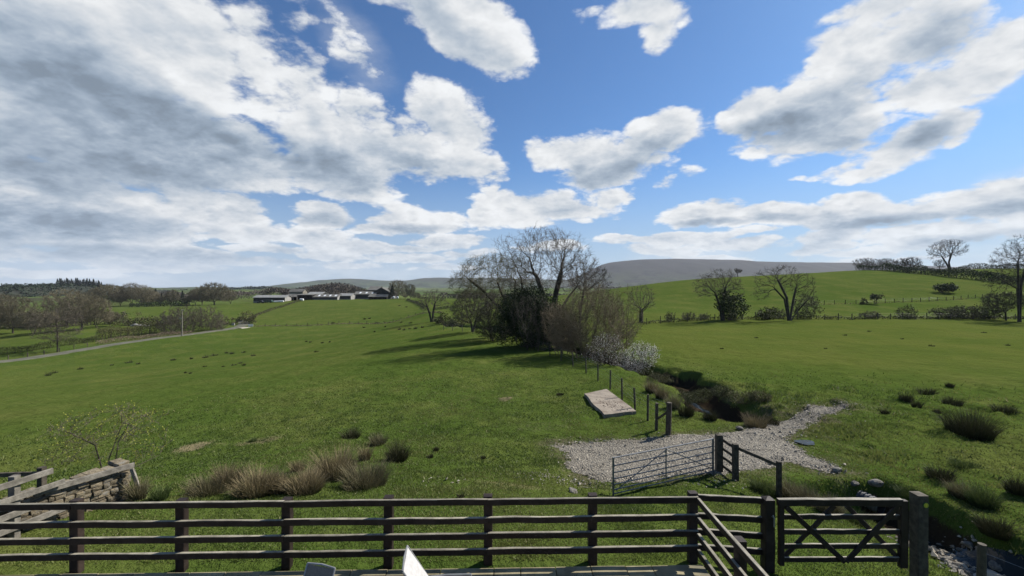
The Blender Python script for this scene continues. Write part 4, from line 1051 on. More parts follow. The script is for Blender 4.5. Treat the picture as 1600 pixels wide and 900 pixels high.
def grow(attr, paths, di, dk, step, rng, iters=160, up=0.05, wob=0.22):
    """space colonisation: a branching skeleton that reaches for every point of attr"""
    pos = []; par = []
    for pth in paths:
        prev = -1 if not pos or pth.get('root', True) else pth['from']
        P_ = np.asarray(pth['pts'], float)
        L = np.concatenate([[0], np.cumsum(np.linalg.norm(np.diff(P_, axis=0), axis=1))])
        for s_ in np.arange(0, L[-1] + 1e-6, step):
            pos.append([np.interp(s_, L, P_[:, k]) for k in range(3)]); par.append(prev); prev = len(pos) - 1
    N = len(pos); pos = np.concatenate([np.array(pos), np.zeros((60000, 3))]); par = np.concatenate([np.array(par), np.zeros(60000, int)])
    A = attr.copy(); nd = np.full(len(A), 1e9); ni = np.zeros(len(A), int)
    def upd(lo, hi):
        for i in range(lo, hi, 400):
            d = ((A[:, None] - pos[None, i:min(i + 400, hi)]) ** 2).sum(-1); k = d.argmin(1); v = d[np.arange(len(A)), k]
            b = v < nd; nd[b] = v[b]; ni[b] = k[b] + i
    upd(0, N)
    for it in range(iters):
        act = nd < di * di
        if not act.any(): break
        idx = ni[act]; v = A[act] - pos[idx]; v /= np.maximum(np.linalg.norm(v, axis=1, keepdims=True), 1e-6)
        u, inv = np.unique(idx, return_inverse=True); s_ = np.zeros((len(u), 3)); np.add.at(s_, inv, v)
        s_ /= np.maximum(np.linalg.norm(s_, axis=1, keepdims=True), 1e-6)
        s_ += rng.normal(0, wob, s_.shape); s_[:, 2] += up
        s_ /= np.linalg.norm(s_, axis=1, keepdims=True)
        n = len(u)
        if N + n > len(pos): break
        pos[N:N + n] = pos[u] + s_ * step; par[N:N + n] = u
        upd(N, N + n); N += n
        k = nd > dk * dk
        # points that keep pulling without coming nearer are dropped
        A, nd, ni = A[k], nd[k], ni[k]
        if it % 12 == 11 and len(A):
            k = rng.random(len(A)) > .04; A, nd, ni = A[k], nd[k], ni[k]
        if not len(A): break
    return pos[:N], par[:N]
def radii(pos, par, tip, p=2.35, base_flare=0.0):
    N = len(pos); acc = np.zeros(N); nch = np.zeros(N, int); big = np.full(N, -1); bigv = np.zeros(N)
    for i in range(N - 1, -1, -1):
        if acc[i] == 0: acc[i] = tip ** p
        q = par[i]
        if q >= 0:
            acc[q] += acc[i]; nch[q] += 1
            if acc[i] > bigv[q]: bigv[q] = acc[i]; big[q] = i
    return acc ** (1 / p), nch, big
def skeleton_meshes(pos, par, rad, nch, big, rng, thick, twig_len, twig_n, twig_r, droop=0.0, upt=0.25, minr=0.0):
    """returns (trunk MB, crown MB, tip points)"""
    N = len(pos); k = np.nonzero(par >= 0)[0]; q = par[k]
    d = pos[k] - pos[q]; dn = np.zeros((N, 3)); dn[k] = d
    roots = par < 0; dn[roots & (big >= 0)] = pos[big[roots & (big >= 0)]] - pos[roots & (big >= 0)]
    main = big[q] == k; da = np.where(main[:, None], dn[q], d)
    ra = np.where(main, np.minimum(rad[q], rad[k] * 1.35), rad[k] * 1.05); rb = rad[k]
    ra = np.maximum(ra, minr); rb = np.maximum(rb, minr)
    trunk, crown = MB(), MB()
    for lo, hi, n, mb in ((thick * 2.2, 9, 9, trunk), (thick, thick * 2.2, 6, trunk), (thick * .35, thick, 4, crown), (0, thick * .35, 3, crown)):
        s_ = (rb >= lo) & (rb < hi)
        if s_.any(): mb.add(*tubes(pos[q[s_]], pos[k[s_]], ra[s_], rb[s_], n, da[s_], d[s_]))
    tips = []
    thin = np.nonzero((rad < thick * .5) & (par >= 0))[0]
    if len(thin) and twig_n:
        rep = np.repeat(thin, twig_n); keep = rng.random(len(rep)) < np.where(nch[rep] == 0, 1.0, .55); rep = rep[keep]
        base = pos[rep] - dn[rep] * rng.uniform(0, 1, (len(rep), 1))
        dd = dn[rep] / np.maximum(np.linalg.norm(dn[rep], axis=1, keepdims=True), 1e-6)
        v = dd * .8 + rng.normal(0, .62, dd.shape); v[:, 2] += upt - droop; v /= np.linalg.norm(v, axis=1, keepdims=True)
        L = twig_len * rng.uniform(.45, 1.25, (len(rep), 1)); tip = base + v * L
        crown.add(*cones(base, tip, twig_r))
        # side spurs
        for f in (.35, .65):
            b2 = base + v * L * f; v2 = v * .7 + rng.normal(0, .6, v.shape); v2[:, 2] += upt * .6 - droop; v2 /= np.linalg.norm(v2, axis=1, keepdims=True)
            t2 = b2 + v2 * L * rng.uniform(.3, .6, L.shape); crown.add(*cones(b2, t2, twig_r * .75)); tips.append(t2)
        tips.append(tip)
    return trunk, crown, (np.concatenate(tips) if tips else pos[thin])
def cloud_points(blobs, n, rng, s, shell=0.5, depth=0.9):
    """points inside ellipsoids given in pixels (dx, dy up, rx, ry[, rz]) from the foot; s metres per pixel"""
    vol = np.array([b[2] * b[2] * b[3] for b in blobs]) ** .8; cnt = np.round(n * vol / vol.sum()).astype(int); out = []
    for b, c in zip(blobs, cnt):
        v = rng.normal(0, 1, (c, 3)); v /= np.linalg.norm(v, axis=1, keepdims=True)
        r = rng.uniform(0, 1, (c, 1)) ** (1 / 3); r = r * (1 - shell) + shell * rng.uniform(.72, 1, (c, 1))
        dz = b[4] if len(b) > 4 else 0.0
        out.append((v * r * (b[2], b[2] * depth, b[3]) + (b[0], dz, b[1])) * s)
    p = np.concatenate(out); return p[p[:, 2] > .02]
def leaves(mb, pts, size, rng, tmu=.5, tsd=.3, quad=True):
    n = len(pts); sz = size * rng.uniform(.6, 1.3, (n, 1))
    a = rng.normal(0, 1, (n, 3)); a /= np.linalg.norm(a, axis=1, keepdims=True); b = np.cross(a, rng.normal(0, 1, (n, 3))); b /= np.maximum(np.linalg.norm(b, axis=1, keepdims=True), 1e-6)
    if quad:
        V = np.stack([pts - a * sz, pts - b * sz * .55, pts + a * sz, pts + b * sz * .55], 1).reshape(-1, 3)
        mb.add(V, [np.arange(4 * n).reshape(-1, 4)], np.repeat(np.clip(rng.normal(tmu, tsd, n), 0, 1), 4))
    else:
        V = np.stack([pts - a * sz, pts + b * sz * .6, pts + a * sz], 1).reshape(-1, 3)
        mb.add(V, [np.arange(3 * n).reshape(-1, 3)], np.repeat(np.clip(rng.normal(tmu, tsd, n), 0, 1), 3))
def bare_tree(name, label, base, s, blobs, n, seed, trunk=None, stems=1, step=.0, tip=.010, thick=.10, twig_len=.6, twig_n=2, twig_r=.011, bark='bark', twig='twig',
              wob=.25, up=.06, cat="tree", group=None, mult=None, ivy=None, p=2.35, shell=.45, droop=0.0, bud=None, di=9.0, dkf=2.1, spread=.25, minr=0.0, trunkr=None):
    """tree built on its own foot; base is a world point, s metres per pixel of the photograph at that distance"""
    n = int(n * (mult or TREE_N)); twig_n += 0 if mult else 1
    rng = np.random.default_rng(seed); pts = cloud_points(blobs, n, rng, s, shell)
    H = pts[:, 2].max(); step = (step or H / 34) * .72
    paths = []
    if trunk is None: trunk = [[(0, 0), (0, min(b[1] - b[3] * .55 for b in blobs))]]
    for i, tr in enumerate(trunk):
        q = [((x + (rng.normal(0, .6) if k else 0)) * s, (rng.normal(0, spread * abs(x) + .1) if k else rng.normal(0, .05)) * s, y * s) for k, (x, y) in enumerate(tr)]
        paths.append(dict(pts=q))
    pos, par = grow(pts, paths, di * step * 1.0, dkf * step, step, rng, up=up, wob=wob)
    rad, nch, big = radii(pos, par, tip, p)
    if trunkr:
        k = rad / rad.max(); rad = rad * (1 + (trunkr * .62 / rad.max() - 1) * np.clip(k * 1.4 - .2, 0, 1))
    rad = rad * (1 + .45 * np.exp(-np.maximum(pos[:, 2], 0) / (.05 * H)) * (rad > thick * 1.5))
    tm, cm, tips = skeleton_meshes(pos, par, rad, nch, big, rng, thick, twig_len, twig_n, twig_r, droop, minr=minr)
    root = empty(name, base, label, cat, group)
    if tm.n: tm.build('trunk', M[bark], root, smooth=True)
    cm.build('crown', M[twig], root)
    if ivy:
        mb = MB(); k = np.nonzero(pos[:, 2] < ivy[0] * s)[0]; k = k[rad[k] > np.quantile(rad[k], .2)]
        c = np.repeat(pos[k], ivy[1], 0); leaves(mb, c + rng.normal(0, ivy[2], c.shape), ivy[3], rng, .4, .3); mb.build('ivy', M['ivy'], root, attr='t')
    if bud:
        mb = MB(); k = rng.random(len(tips)) < bud[0]; t = tips[k]; leaves(mb, t + rng.normal(0, bud[1] * .8, t.shape), bud[1], rng); tag(mb.build('buds' if bud[2] != 'blossom' else 'blossom', M[bud[2]], root, attr='t'), kind='stuff')
    return root
def shrub(name, label, base, s, blobs, n, seed, stems=9, **kw):
    """many stems from one stool"""
    rng = np.random.default_rng(seed + 1000); w = max(abs(b[0]) + b[2] for b in blobs); h = max(b[1] + b[3] for b in blobs)
    tr = []
    for i in range(stems):
        x0 = rng.uniform(-.35, .35) * w; x1 = x0 * 1.5 + rng.normal(0, .14) * w
        tr.append([(x0, 0), (x1, h * rng.uniform(.22, .40))])
    kw.setdefault('shell', .12)
    for i in range(5):      # uneven outline
        k = blobs[int(rng.integers(len(blobs)))]; a_ = rng.uniform(-.2, 1.2) * math.pi / 1.0
        blobs = blobs + [(k[0] + math.cos(a_) * k[2] * .85, k[1] + math.sin(a_) * k[3] * .85, k[2] * rng.uniform(.22, .42), k[3] * rng.uniform(.25, .45))]
    kw.setdefault('cat', 'shrub'); kw.setdefault('thick', .06); kw.setdefault('spread', .9)
    return bare_tree(name, label, base, s, blobs, n, seed, trunk=tr, **kw)
def leaf_bush(name, label, base, s, blobs, n, seed, size, mat, cat="bush", group=None, quad=True, twigs=0, tm=.45):
    """dense bush: leaves clumped through its volume, stems inside"""
    rng = np.random.default_rng(seed)
    for i in range(7):
        k = blobs[int(rng.integers(len(blobs)))]; a_ = rng.uniform(-.1, 1.1) * math.pi
        blobs = blobs + [(k[0] + math.cos(a_) * k[2] * .9, k[1] + math.sin(a_) * k[3] * .9, k[2] * rng.uniform(.2, .4), k[3] * rng.uniform(.2, .42))]
    c = cloud_points(blobs, max(8, n // 14), rng, s, .35)
    p = np.repeat(c, 14, 0); ext = max(b[3] for b in blobs) * s
    p = p + rng.normal(0, ext * .085 + size * .6, p.shape); p = p[p[:, 2] > 0.0]
    root = empty(name, base, label, cat, group); mb = MB()
    leaves(mb, p, size, rng, tm, .32, quad); mb.build('foliage', M[mat], root, attr='t')
    k = rng.choice(len(c), min(len(c), 40 + twigs), replace=False); foot = np.stack([c[k, 0] * .3, c[k, 1] * .3, np.zeros(len(k))], 1)
    mb = MB().add(*cones(foot, c[k] * (1.06, 1.06, 1.10), .025 * max(.4, ext / 1.5))); tag(mb.build('stems', M['twig_dark'], root), kind='stuff')
    return root
def hedge_row(name, label, line, w, h, dens, size, mat, seed, cat="hedge", kind=None, ztop=.25, gap=0.0, quad=True, group=None, sink=.1):
    rng = np.random.default_rng(seed); L = np.asarray(line, float); seg = np.hypot(*np.diff(L[:, :2], axis=0).T); cum = np.concatenate([[0], np.cumsum(seg)])
    n = int(cum[-1] * dens); s_ = rng.uniform(0, cum[-1], n); x = np.interp(s_, cum, L[:, 0]); y = np.interp(s_, cum, L[:, 1])
    hh = h * (1 + ztop * 2 * fbm2(s_ / (h * 2.2), s_ * 0 + seed, 4, seed)) ; 
    if gap: keep = fbm2(s_ / (h * 5), s_ * 0, 3, seed + 4) > gap - .5; s_, x, y, hh = s_[keep], x[keep], y[keep], hh[keep]; n = len(s_)
    tx = np.interp(s_ + .5, cum, L[:, 0]) - np.interp(s_ - .5, cum, L[:, 0]); ty = np.interp(s_ + .5, cum, L[:, 1]) - np.interp(s_ - .5, cum, L[:, 1]); l = np.maximum(np.hypot(tx, ty), 1e-6)
    a = rng.uniform(0, math.pi, n); q = rng.uniform(.6, 1, n)
    off = np.cos(a) * w / 2 * q; zz = np.abs(np.sin(a)) ** .7 * hh * q
    px, py = x - ty / l * off, y + tx / l * off; g = height(px, py)
    b0 = np.array((L[:, 0].mean(), L[:, 1].mean(), 0)); b0[2] = hz(b0[0], b0[1])
    mb = MB(); leaves(mb, np.stack([px, py, g - sink + zz], 1) - b0, size, rng, .45, .32, quad)
    if kind == 'stuff':
        o = mb.build(name, M[mat], None, loc=b0, attr='t'); tag(o, kind='stuff'); return o
    root = empty(name, b0, label, cat, group); mb.build('foliage', M[mat], root, attr='t')
    m = max(10, int(cum[-1] * 1.2)); i = rng.choice(n, min(m, n), replace=False)
    A = np.stack([x[i], y[i], height(x[i], y[i]) - .1], 1) - b0; B = A + np.stack([rng.normal(0, .2, len(i)), rng.normal(0, .2, len(i)), hh[i] * rng.uniform(.7, 1.12, len(i)) + .1], 1)
    tag(MB().add(*cones(A, B, .05 * h / 1.5)).build('stems', M['twig_dark'], root), kind='stuff')
    return root
def sc(Y): return Y / F

# --- the clump of trees along the brook
b = at(856, 55); s = sc(55); YC = 535
bare_tree("oak_tree", "tallest bare oak with sinuous limbs and ivy dark trunk in the middle of the clump", b, s,
    [(0, 132, 64, 54), (-50, 122, 32, 44), (44, 124, 38, 42), (-8, 164, 46, 26), (-64, 158, 24, 20), (30, 160, 30, 22)], 1500, 3,
    trunk=[[(0, 0), (-3, 40), (-6, 62), (-40, 92)], [(2, 0), (4, 45), (-8, 80), (-18, 112)], [(3, 0), (8, 50), (12, 84), (20, 116)], [(5, 0), (14, 48), (32, 78), (44, 96)]],
    thick=.10, tip=.010, twig_len=.75, twig_n=2, twig_r=.014, ivy=(64, 26, .55, .16), step=.34, wob=.34, up=.10, shell=.35, trunkr=.56)
b = at(798, 66); s = sc(66)
bare_tree("spreading_tree", "wide bare tree with drooping fine twigs at the left of the clump", b, s,
    [(-40, 92, 52, 38), (-72, 78, 30, 26), (0, 88, 40, 44), (-20, 112, 36, 20)], 1300, 8,
    trunk=[[(0, 0), (-6, 30), (-42, 70), (-70, 92)], [(2, 0), (-4, 40), (-22, 84)], [(4, 0), (4, 45), (8, 84)]],
    thick=.10, tip=.010, twig_len=1.0, twig_n=3, twig_r=.015, twig='twig_bud', step=.36, wob=.28, up=.04, droop=.15, trunkr=.36)
leaf_bush("holly_bush", "dark evergreen thicket under the tallest oak of the clump", at(826, 52), sc(52),
    [(0, 38, 36, 36), (-20, 62, 26, 30), (18, 26, 24, 26), (-34, 30, 20, 30), (6, 74, 22, 22)], 26000, 12, .095, 'ivy', quad=True)
leaf_bush("ivy_thicket", "shadowy ivy grown thicket filling the foot of the clump right of centre", at(868, 50), sc(50),
    [(0, 34, 30, 34), (-14, 60, 22, 24), (22, 22, 22, 22)], 15000, 13, .095, 'ivy')
shrub("grey_thorn_bush", "grey brown twiggy thorn bush at the front of the dark thicket", at(838, 48.5), sc(48.5), [(0, 50, 36, 40), (-22, 60, 24, 28), (18, 40, 24, 30)], 700, 16, stems=14, twig='twig_dark', twig_n=3, twig_len=.55, twig_r=.010, step=.3, bud=(.3, .06, 'ivy'))
shrub("grey_thorn_bush", "grey brown twiggy thorn bush at the left foot of the clump", at(775, 60), sc(60), [(0, 34, 34, 34), (-14, 22, 24, 22), (16, 52, 24, 20)], 900, 15, stems=12, twig='twig_dark', twig_n=3, twig_len=.55, twig_r=.013, bud=(.25, .07, 'scrub'))
bare_tree("hawthorn_tree", "round twiggy thorn tree standing left of the clump beside the wire fence", at(738, 76), sc(76),
    [(0, 40, 34, 30), (-16, 34, 22, 20), (14, 44, 20, 22)], 800, 17, trunk=[[(0, 0), (-2, 16)], [(1, 0), (5, 18)]], thick=.08, tip=.011, twig_len=.6, twig_n=3, twig_r=.014, twig='twig_dark', bud=(.15, .07, 'scrub'), trunkr=.25)
bare_tree("ivy_oak_tree", "bare stag headed oak between the clump and the willow", at(905, 58), sc(58),
    [(14, 96, 38, 26), (-4, 104, 24, 24), (30, 84, 24, 20)], 700, 19, trunk=[[(0, 0), (2, 50), (8, 80)]], thick=.09, tip=.010, twig_len=.7, twig_n=3, twig_r=.014, twig='twig_dark', trunkr=.3)
# willow with brown shoots
shrub("willow_bush", "large reddish brown willow bush of many upright shoots in front of the clump", at(925, 43), sc(43),
    [(-4, 62, 58, 50), (-38, 48, 34, 40), (34, 46, 36, 38), (0, 92, 40, 28), (24, 82, 30, 24)], 2300, 23, stems=22, twig='twig_red', bark='twig_red', twig_n=4, twig_len=.75, twig_r=.011, thick=.05, wob=.16, up=.22, step=.26)
shrub("willow_bush", "lower brown willow bush at the left front of the clump by the wire fence", at(880, 45), sc(45), [(0, 40, 34, 36), (-12, 60, 24, 22)], 1000, 24, stems=12, twig='twig_red', bark='twig_red', twig_n=4, twig_len=.6, twig_r=.011, thick=.05, wob=.18, up=.2, step=.26)
shrub("pale_sallow", "thin pale green topped sallow shoots rising right of the willow", at(968, 46), sc(46), [(0, 62, 26, 44), (18, 50, 22, 34)], 420, 25, stems=9, twig='twig_bud', bark='twig_bud', twig_n=3, twig_len=.6, twig_r=.010, thick=.05, wob=.14, up=.3, step=.28, bud=(.2, .05, 'bud'))
shrub("blackthorn_bush", "blackthorn bush covered in white blossom at the right end of the clump", at(990, 38.5), sc(38.5), [(4, 26, 25, 21), (-16, 20, 16, 16), (24, 34, 17, 18), (6, 44, 14, 10)], 900, 27, stems=14, twig='twig_dark', twig_n=3, twig_len=.42, twig_r=.008, thick=.04, step=.2, bud=(.8, .046, 'blossom'))
shrub("blackthorn_bush", "smaller blackthorn with sparse white flowers below the willow", at(948, 38), sc(38), [(0, 26, 28, 24), (-18, 20, 18, 18)], 700, 28, stems=10, twig='twig', twig_n=3, twig_len=.4, twig_r=.008, thick=.04, step=.2, bud=(.25, .036, 'blossom'))
leaf_bush("gorse_bush", "dark green low bush just right of the white blossom", at(1012, 35), sc(35), [(0, 12, 18, 14), (12, 6, 14, 10)], 1800, 29, .07, 'hedge', tm=.2)
# scrub on the brook banks
for i, (px, Y, w, h, lab, mat_) in enumerate([(1030, 30.5, 20, 12, "brown dead grass and scrub on the brook bank behind the concrete slab", 'gorse'), (1062, 30, 18, 12, "olive bush hanging over the brook below the bare earth hole", 'scrub'), (1098, 28.5, 22, 15, "dark green scrub along the middle of the brook gully", 'hedge'),
        (1128, 26.6, 18, 15, "dark scrub at the bend of the gully", 'scrub'), (1160, 24.6, 24, 16, "brown scrub at the near right end of the gully", 'gorse'), (1186, 24, 18, 14, "reddish brown scrub beside the stony track end", 'gorse'), (1072, 26.5, 20, 12, "rough scrub on the left bank opposite the gully bend", 'scrub')]):
    leaf_bush("bank_scrub", lab, at(px, Y), sc(Y), [(0, h * .5, w, h * .7), (w * .5, h * .35, w * .6, h * .5)], 3200, 40 + i, .032, mat_, cat="scrub", group="scrub along the brook")

# --- hedge line across the right
for i, (px, py, s_, lab, kw) in enumerate([
    (1000, 505, None, "slim pollard with upswept bare shoots right of the clump", dict(blobs=[(2, 40, 24, 22), (-12, 34, 12, 18), (14, 34, 12, 16)], n=330, trunk=[[(0, 0), (1, 22)], [(2, 0), (5, 20)]], twig='twig', up=.25, trunkr=.42)),
    (1128, 502, None, "bare thorn tree with flat topped crown on the right hedge line", dict(blobs=[(-6, 58, 40, 22), (-28, 48, 20, 16), (14, 46, 22, 18), (0, 70, 24, 12)], n=620, trunk=[[(0, 0), (-3, 24), (-10, 44)], [(2, 0), (2, 26), (6, 52)]], twig='twig_dark', trunkr=.42)),
    (1232, 499, None, "crooked bare tree with forked limbs on the right hedge line", dict(blobs=[(-34, 66, 22, 18), (-8, 72, 24, 18), (22, 56, 22, 22), (34, 34, 14, 20), (-44, 42, 14, 14)], n=560, trunk=[[(0, 0), (-8, 34), (-24, 52)], [(1, 0), (-4, 36), (-14, 66)], [(2, 0), (10, 30), (18, 54)], [(4, 0), (20, 16), (30, 34)]], twig='twig_dark', trunkr=.36))]):
    b = at(px, 84 - i * 1); s = sc(b[1])
    bare_tree("hedgerow_tree", lab, b, s, kw['blobs'], kw['n'], 60 + i, trunk=kw['trunk'], thick=.09, tip=.012, twig_len=.7, twig_n=2, twig_r=.016, twig=kw['twig'], up=kw.get('up', .08), wob=.3, trunkr=kw['trunkr'], step=.36)
leaf_bush("ivy_bush", "dark ivy bush leaning on the flat topped thorn tree", at(1145, 83), sc(83), [(0, 20, 22, 20), (-14, 28, 14, 18)], 2600, 66, .2, 'ivy')
leaf_bush("ivy_bush", "small dark bush left of the crooked tree", at(1200, 84), sc(84), [(0, 10, 14, 11), (-10, 6, 10, 7)], 900, 67, .18, 'scrub')
for i, (px, w, h, lab, mat_) in enumerate([(1046, 9, 14, "first thin hedge bush right of the slim pollard", 'scrub'), (1076, 12, 12, "twiggy hedge bush midway to the thorn tree", 'gorse'), (1100, 10, 9, "low hedge bush just left of the thorn tree", 'scrub'),
        (1258, 24, 36, "tall twiggy thorn bush leaning right beside the crooked tree", 'scrub'), (1214, 14, 16, "twiggy dark bush at the foot of the crooked tree", 'scrub'), (1360, 16, 10, "yellowish low bush on the right hedge line", 'gorse'), (1417, 16, 18, "round thorn bush standing alone on the right hedge line", 'scrub'), (1482, 26, 18, "long thorn thicket, left half, on the right hedge line", 'scrub'), (1510, 26, 21, "long thorn thicket, middle, on the right hedge line", 'gorse'), (1540, 24, 22, "long thorn thicket, right end, before the big edge tree", 'scrub')]):
    b = at(px, 85 + i * .5); shrub("hedge_bush", lab, b, sc(b[1]), [(0, h * .5, w, h * .55)], 260, 70 + i, stems=8, twig='twig_dark', twig_n=3, twig_len=.5, twig_r=.018, thick=.05, step=.32, bud=(.35, .12, mat_), group="bushes on the right hedge line")
b = at(1592, 86)
bare_tree("edge_tree", "big bare tree cut by the right edge of the picture", b, sc(86), [(-4, 96, 34, 32), (-26, 60, 26, 14), (24, 80, 40, 36), (-30, 32, 22, 14), (-48, 74, 10, 8), (6, 124, 22, 16), (30, 110, 36, 26), (-20, 100, 20, 22)], 1500, 81,
    trunk=[[(0, 0), (0, 60), (-6, 96)], [(1, 0), (4, 58), (20, 90)], [(0, 0), (-2, 52), (-40, 70), (-62, 92)]], thick=.10, tip=.012, twig_len=.7, twig_n=2, twig_r=.017, twig='twig_dark', trunkr=.34, step=.4, wob=.3)
bare_tree("thorn_tree", "low dark thorn tree under the big edge tree", at(1572, 88), sc(88), [(0, 30, 30, 16), (-14, 22, 18, 12)], 320, 83, trunk=[[(0, 0), (-2, 14)]], thick=.08, tip=.012, twig_len=.6, twig_n=3, twig_r=.017, twig='twig_dark')
# --- trees on the right hill
b = hit(1482, 421); b = at(1484, 226)
bare_tree("skyline_tree", "tall bare tree with full round crown standing on the right skyline", b, sc(226), [(-12, 32, 20, 15), (4, 34, 22, 15), (-28, 24, 8, 10), (-2, 42, 18, 8)], 700, 85, trunk=[[(0, 0), (-4, 10), (-10, 22)], [(1, 0), (-1, 12), (3, 26)]], thick=.2, tip=.022, twig_len=1.1, twig_n=2, twig_r=.03, twig='twig_dark', trunkr=.65, step=.55)
T1 = bare_tree("distant_tree", "small bare tree beside the tall skyline tree", at(1468, 228), sc(228), [(0, 11, 9, 7), (4, 8, 7, 5)], 200, 87, trunk=[[(0, 0), (0, 4)]], thick=.15, tip=.03, twig_len=.9, twig_n=2, twig_r=.04, twig='twig_dark', step=.4, minr=.03)
DT = []
for i, (blobs, tr) in enumerate([([(0, 10, 12, 7), (-6, 8, 7, 5), (7, 8, 6, 5)], [[(0, 0), (0, 4)]]), ([(0, 12, 9, 8), (5, 9, 6, 5)], [[(0, 0), (-1, 5)]]), ([(-4, 9, 9, 6), (6, 10, 8, 6)], [[(0, 0), (-3, 4)], [(1, 0), (4, 5)]])]):
    DT.append((blobs, tr))
ridge = [(1345, 417, 1.0), (1358, 417, .9), (1372, 417, 1.05), (1388, 417, 1.0), (1402, 418, .8), (1412, 419, 1.2), (1424, 419, 1.25), (1432, 420, .8)]
protos = []
for i, (px, py, k) in enumerate(ridge):
    b = at(px, 262); b[2] = max(b[2], CAMZ + (CY - py) / F * 262 - 1.2)
    lab = ["leftmost bare tree of the row on the right skyline", "second bare tree of the row on the right skyline", "third bare tree of the row on the right skyline", "fourth bare tree, wide crowned, of the row on the right skyline", "low tree in the gap of the row on the right skyline", "bare tree left of the pair at the right end of the skyline row", "tall bare tree of the pair at the right end of the skyline row", "last low tree of the skyline row"][i]
    if i < 3:
        bl, tr = DT[i]; protos.append(bare_tree("ridge_tree", lab, b, sc(262) * k, bl, 260, 90 + i, trunk=tr, thick=.15, tip=.03, twig_len=1.0, twig_n=2, twig_r=.04, twig='twig_dark', step=.45, minr=.03, group="row of trees on the right skyline"))
    else: dup(protos[i % 3], b, 1.3 * i, k, lab, "row of trees on the right skyline")
bt = hit(1477, 457.5)
leaf_bush("field_thorn", "dark wind shaped thorn bush alone on the right hill below the long hedge", bt, sc(bt[1]), [(0, 8, 15, 6), (6, 10, 9, 5), (-6, 6, 9, 4)], 2000, 95, .22, 'ivy')
leaf_bush("field_thorn", "small dark thorn tree beside the middle fence of the right hill", at(1369, 114), sc(114), [(2, 12, 9, 4), (-2, 10, 6, 4)], 500, 96, .2, 'scrub')
leaf_bush("field_thorn", "low dark bush left of the small thorn tree on the right hill", at(1350, 114), sc(114), [(0, 4, 5, 5)], 250, 97, .2, 'scrub')
bare_tree("lone_thorn", "lone tiny bare thorn on the crest in front of the moorland hill", at(1153, 214), sc(214), [(0, 8, 5, 3), (-3, 11, 3, 2), (3, 10, 4, 2)], 60, 98, trunk=[[(0, 0), (0, 5)]], thick=.15, tip=.03, twig_len=.6, twig_n=2, twig_r=.04, twig='twig_dark', minr=.03)
hl = [(at(px, Y)) for px, Y in ((1338, 226), (1380, 214), (1420, 196), (1460, 181), (1500, 168), (1535, 158), (1568, 150), (1640, 146))]
hedge_row("field_hedge", "long dark clipped hedge running down the right hill from the crest", hl, 3.4, 3.7, 110, .26, 'ivy', 101)
hl = [(at(px, 248)) for px in (1500, 1540, 1580, 1640, 1700)]
hedge_row("field_hedge", "short dark hedge on the right skyline behind the big edge tree", hl, 3.0, 3.4, 60, .28, 'ivy', 102)
hl = [at(px, Y) for px, Y in ((1000, 82), (1060, 83.5), (1100, 84), (1180, 85), (1260, 85.5), (1330, 86), (1400, 87), (1500, 89), (1600, 92), (1720, 95))]
hedge_row("hedge_bottom", "low rough strip of dead grass and bramble along the right field fence", hl, 1.4, .75, 55, .13, 'scrub', 103, cat="hedge")
# field fences
def field_fence(label, pts, gap, h, r, seed, wires=(.9, .55)):
    rng = np.random.default_rng(seed); L = np.asarray(pts, float); seg = np.hypot(*np.diff(L[:, :2], axis=0).T); cum = np.concatenate([[0], np.cumsum(seg)]); 
    b0 = np.array((L[0, 0], L[0, 1], hz(L[0, 0], L[0, 1]))); root = empty("field_fence", b0, label, "fence"); heads = []
    for s_ in np.arange(0, cum[-1], gap):
        x, y = np.interp(s_, cum, L[:, 0]), np.interp(s_, cum, L[:, 1]); g = np.array((x, y, hz(x, y))) - b0; hh = h * rng.uniform(.85, 1.15)
        V, Tq = pipe([g + (0, 0, -.2), g + (rng.normal(0, .04), 0, hh)], r * rng.uniform(.8, 1.2), 6); MB().add(V, Tq).build('post', M['post_timber'], root); heads.append(g)
    for q in wires:
        V, Tq = pipe([g + (0, 0, h * q) for g in heads], .004, 3, caps=False); MB().add(V, Tq).build('wire', M['wire'], root)
    return root
field_fence("post and wire fence along the hedge line at the far side of the right field", [at(px, Y - .9) for px, Y in ((1010, 82.2), (1100, 84), (1180, 85), (1260, 85.5), (1330, 86), (1400, 87), (1500, 89), (1600, 92))], 2.9, 1.3, .075, 1)
field_fence("pale topped fence crossing the middle of the right hill", [at(px, Y) for px, Y in ((1240, 112), (1300, 114), (1360, 115), (1420, 118), (1480, 121), (1545, 126), (1610, 130))], 3.2, 1.15, .07, 2)
field_fence("thin fence line between the left pasture and the field below the farm", [at(px, Y) for px, Y in ((398, 166), (460, 166), (550, 166), (620, 158), (665, 148))], 4.2, 1.1, .09, 3)
field_fence("row of pale short posts between the left lane and its hedge", [at(px, Y) for px, Y in ((-60, 88), (0, 96.5), (50, 102), (100, 109), (150, 117))], 3.4, 1.15, .10, 4)
# bare earth strip and dry grass under the middle fence
hedge_row("dry_grass", None, [at(px, Y) for px, Y in ((1240, 112), (1300, 114), (1360, 115), (1420, 118), (1480, 121), (1545, 126), (1610, 130))], .8, .35, 14, .10, 'dead', 105, kind='stuff')
hedge_row("dry_grass", None, [at(px, Y) for px, Y in ((398, 166), (460, 166), (550, 166), (620, 158), (690, 146))], 1.2, .5, 26, .16, 'dead', 106, kind='stuff')

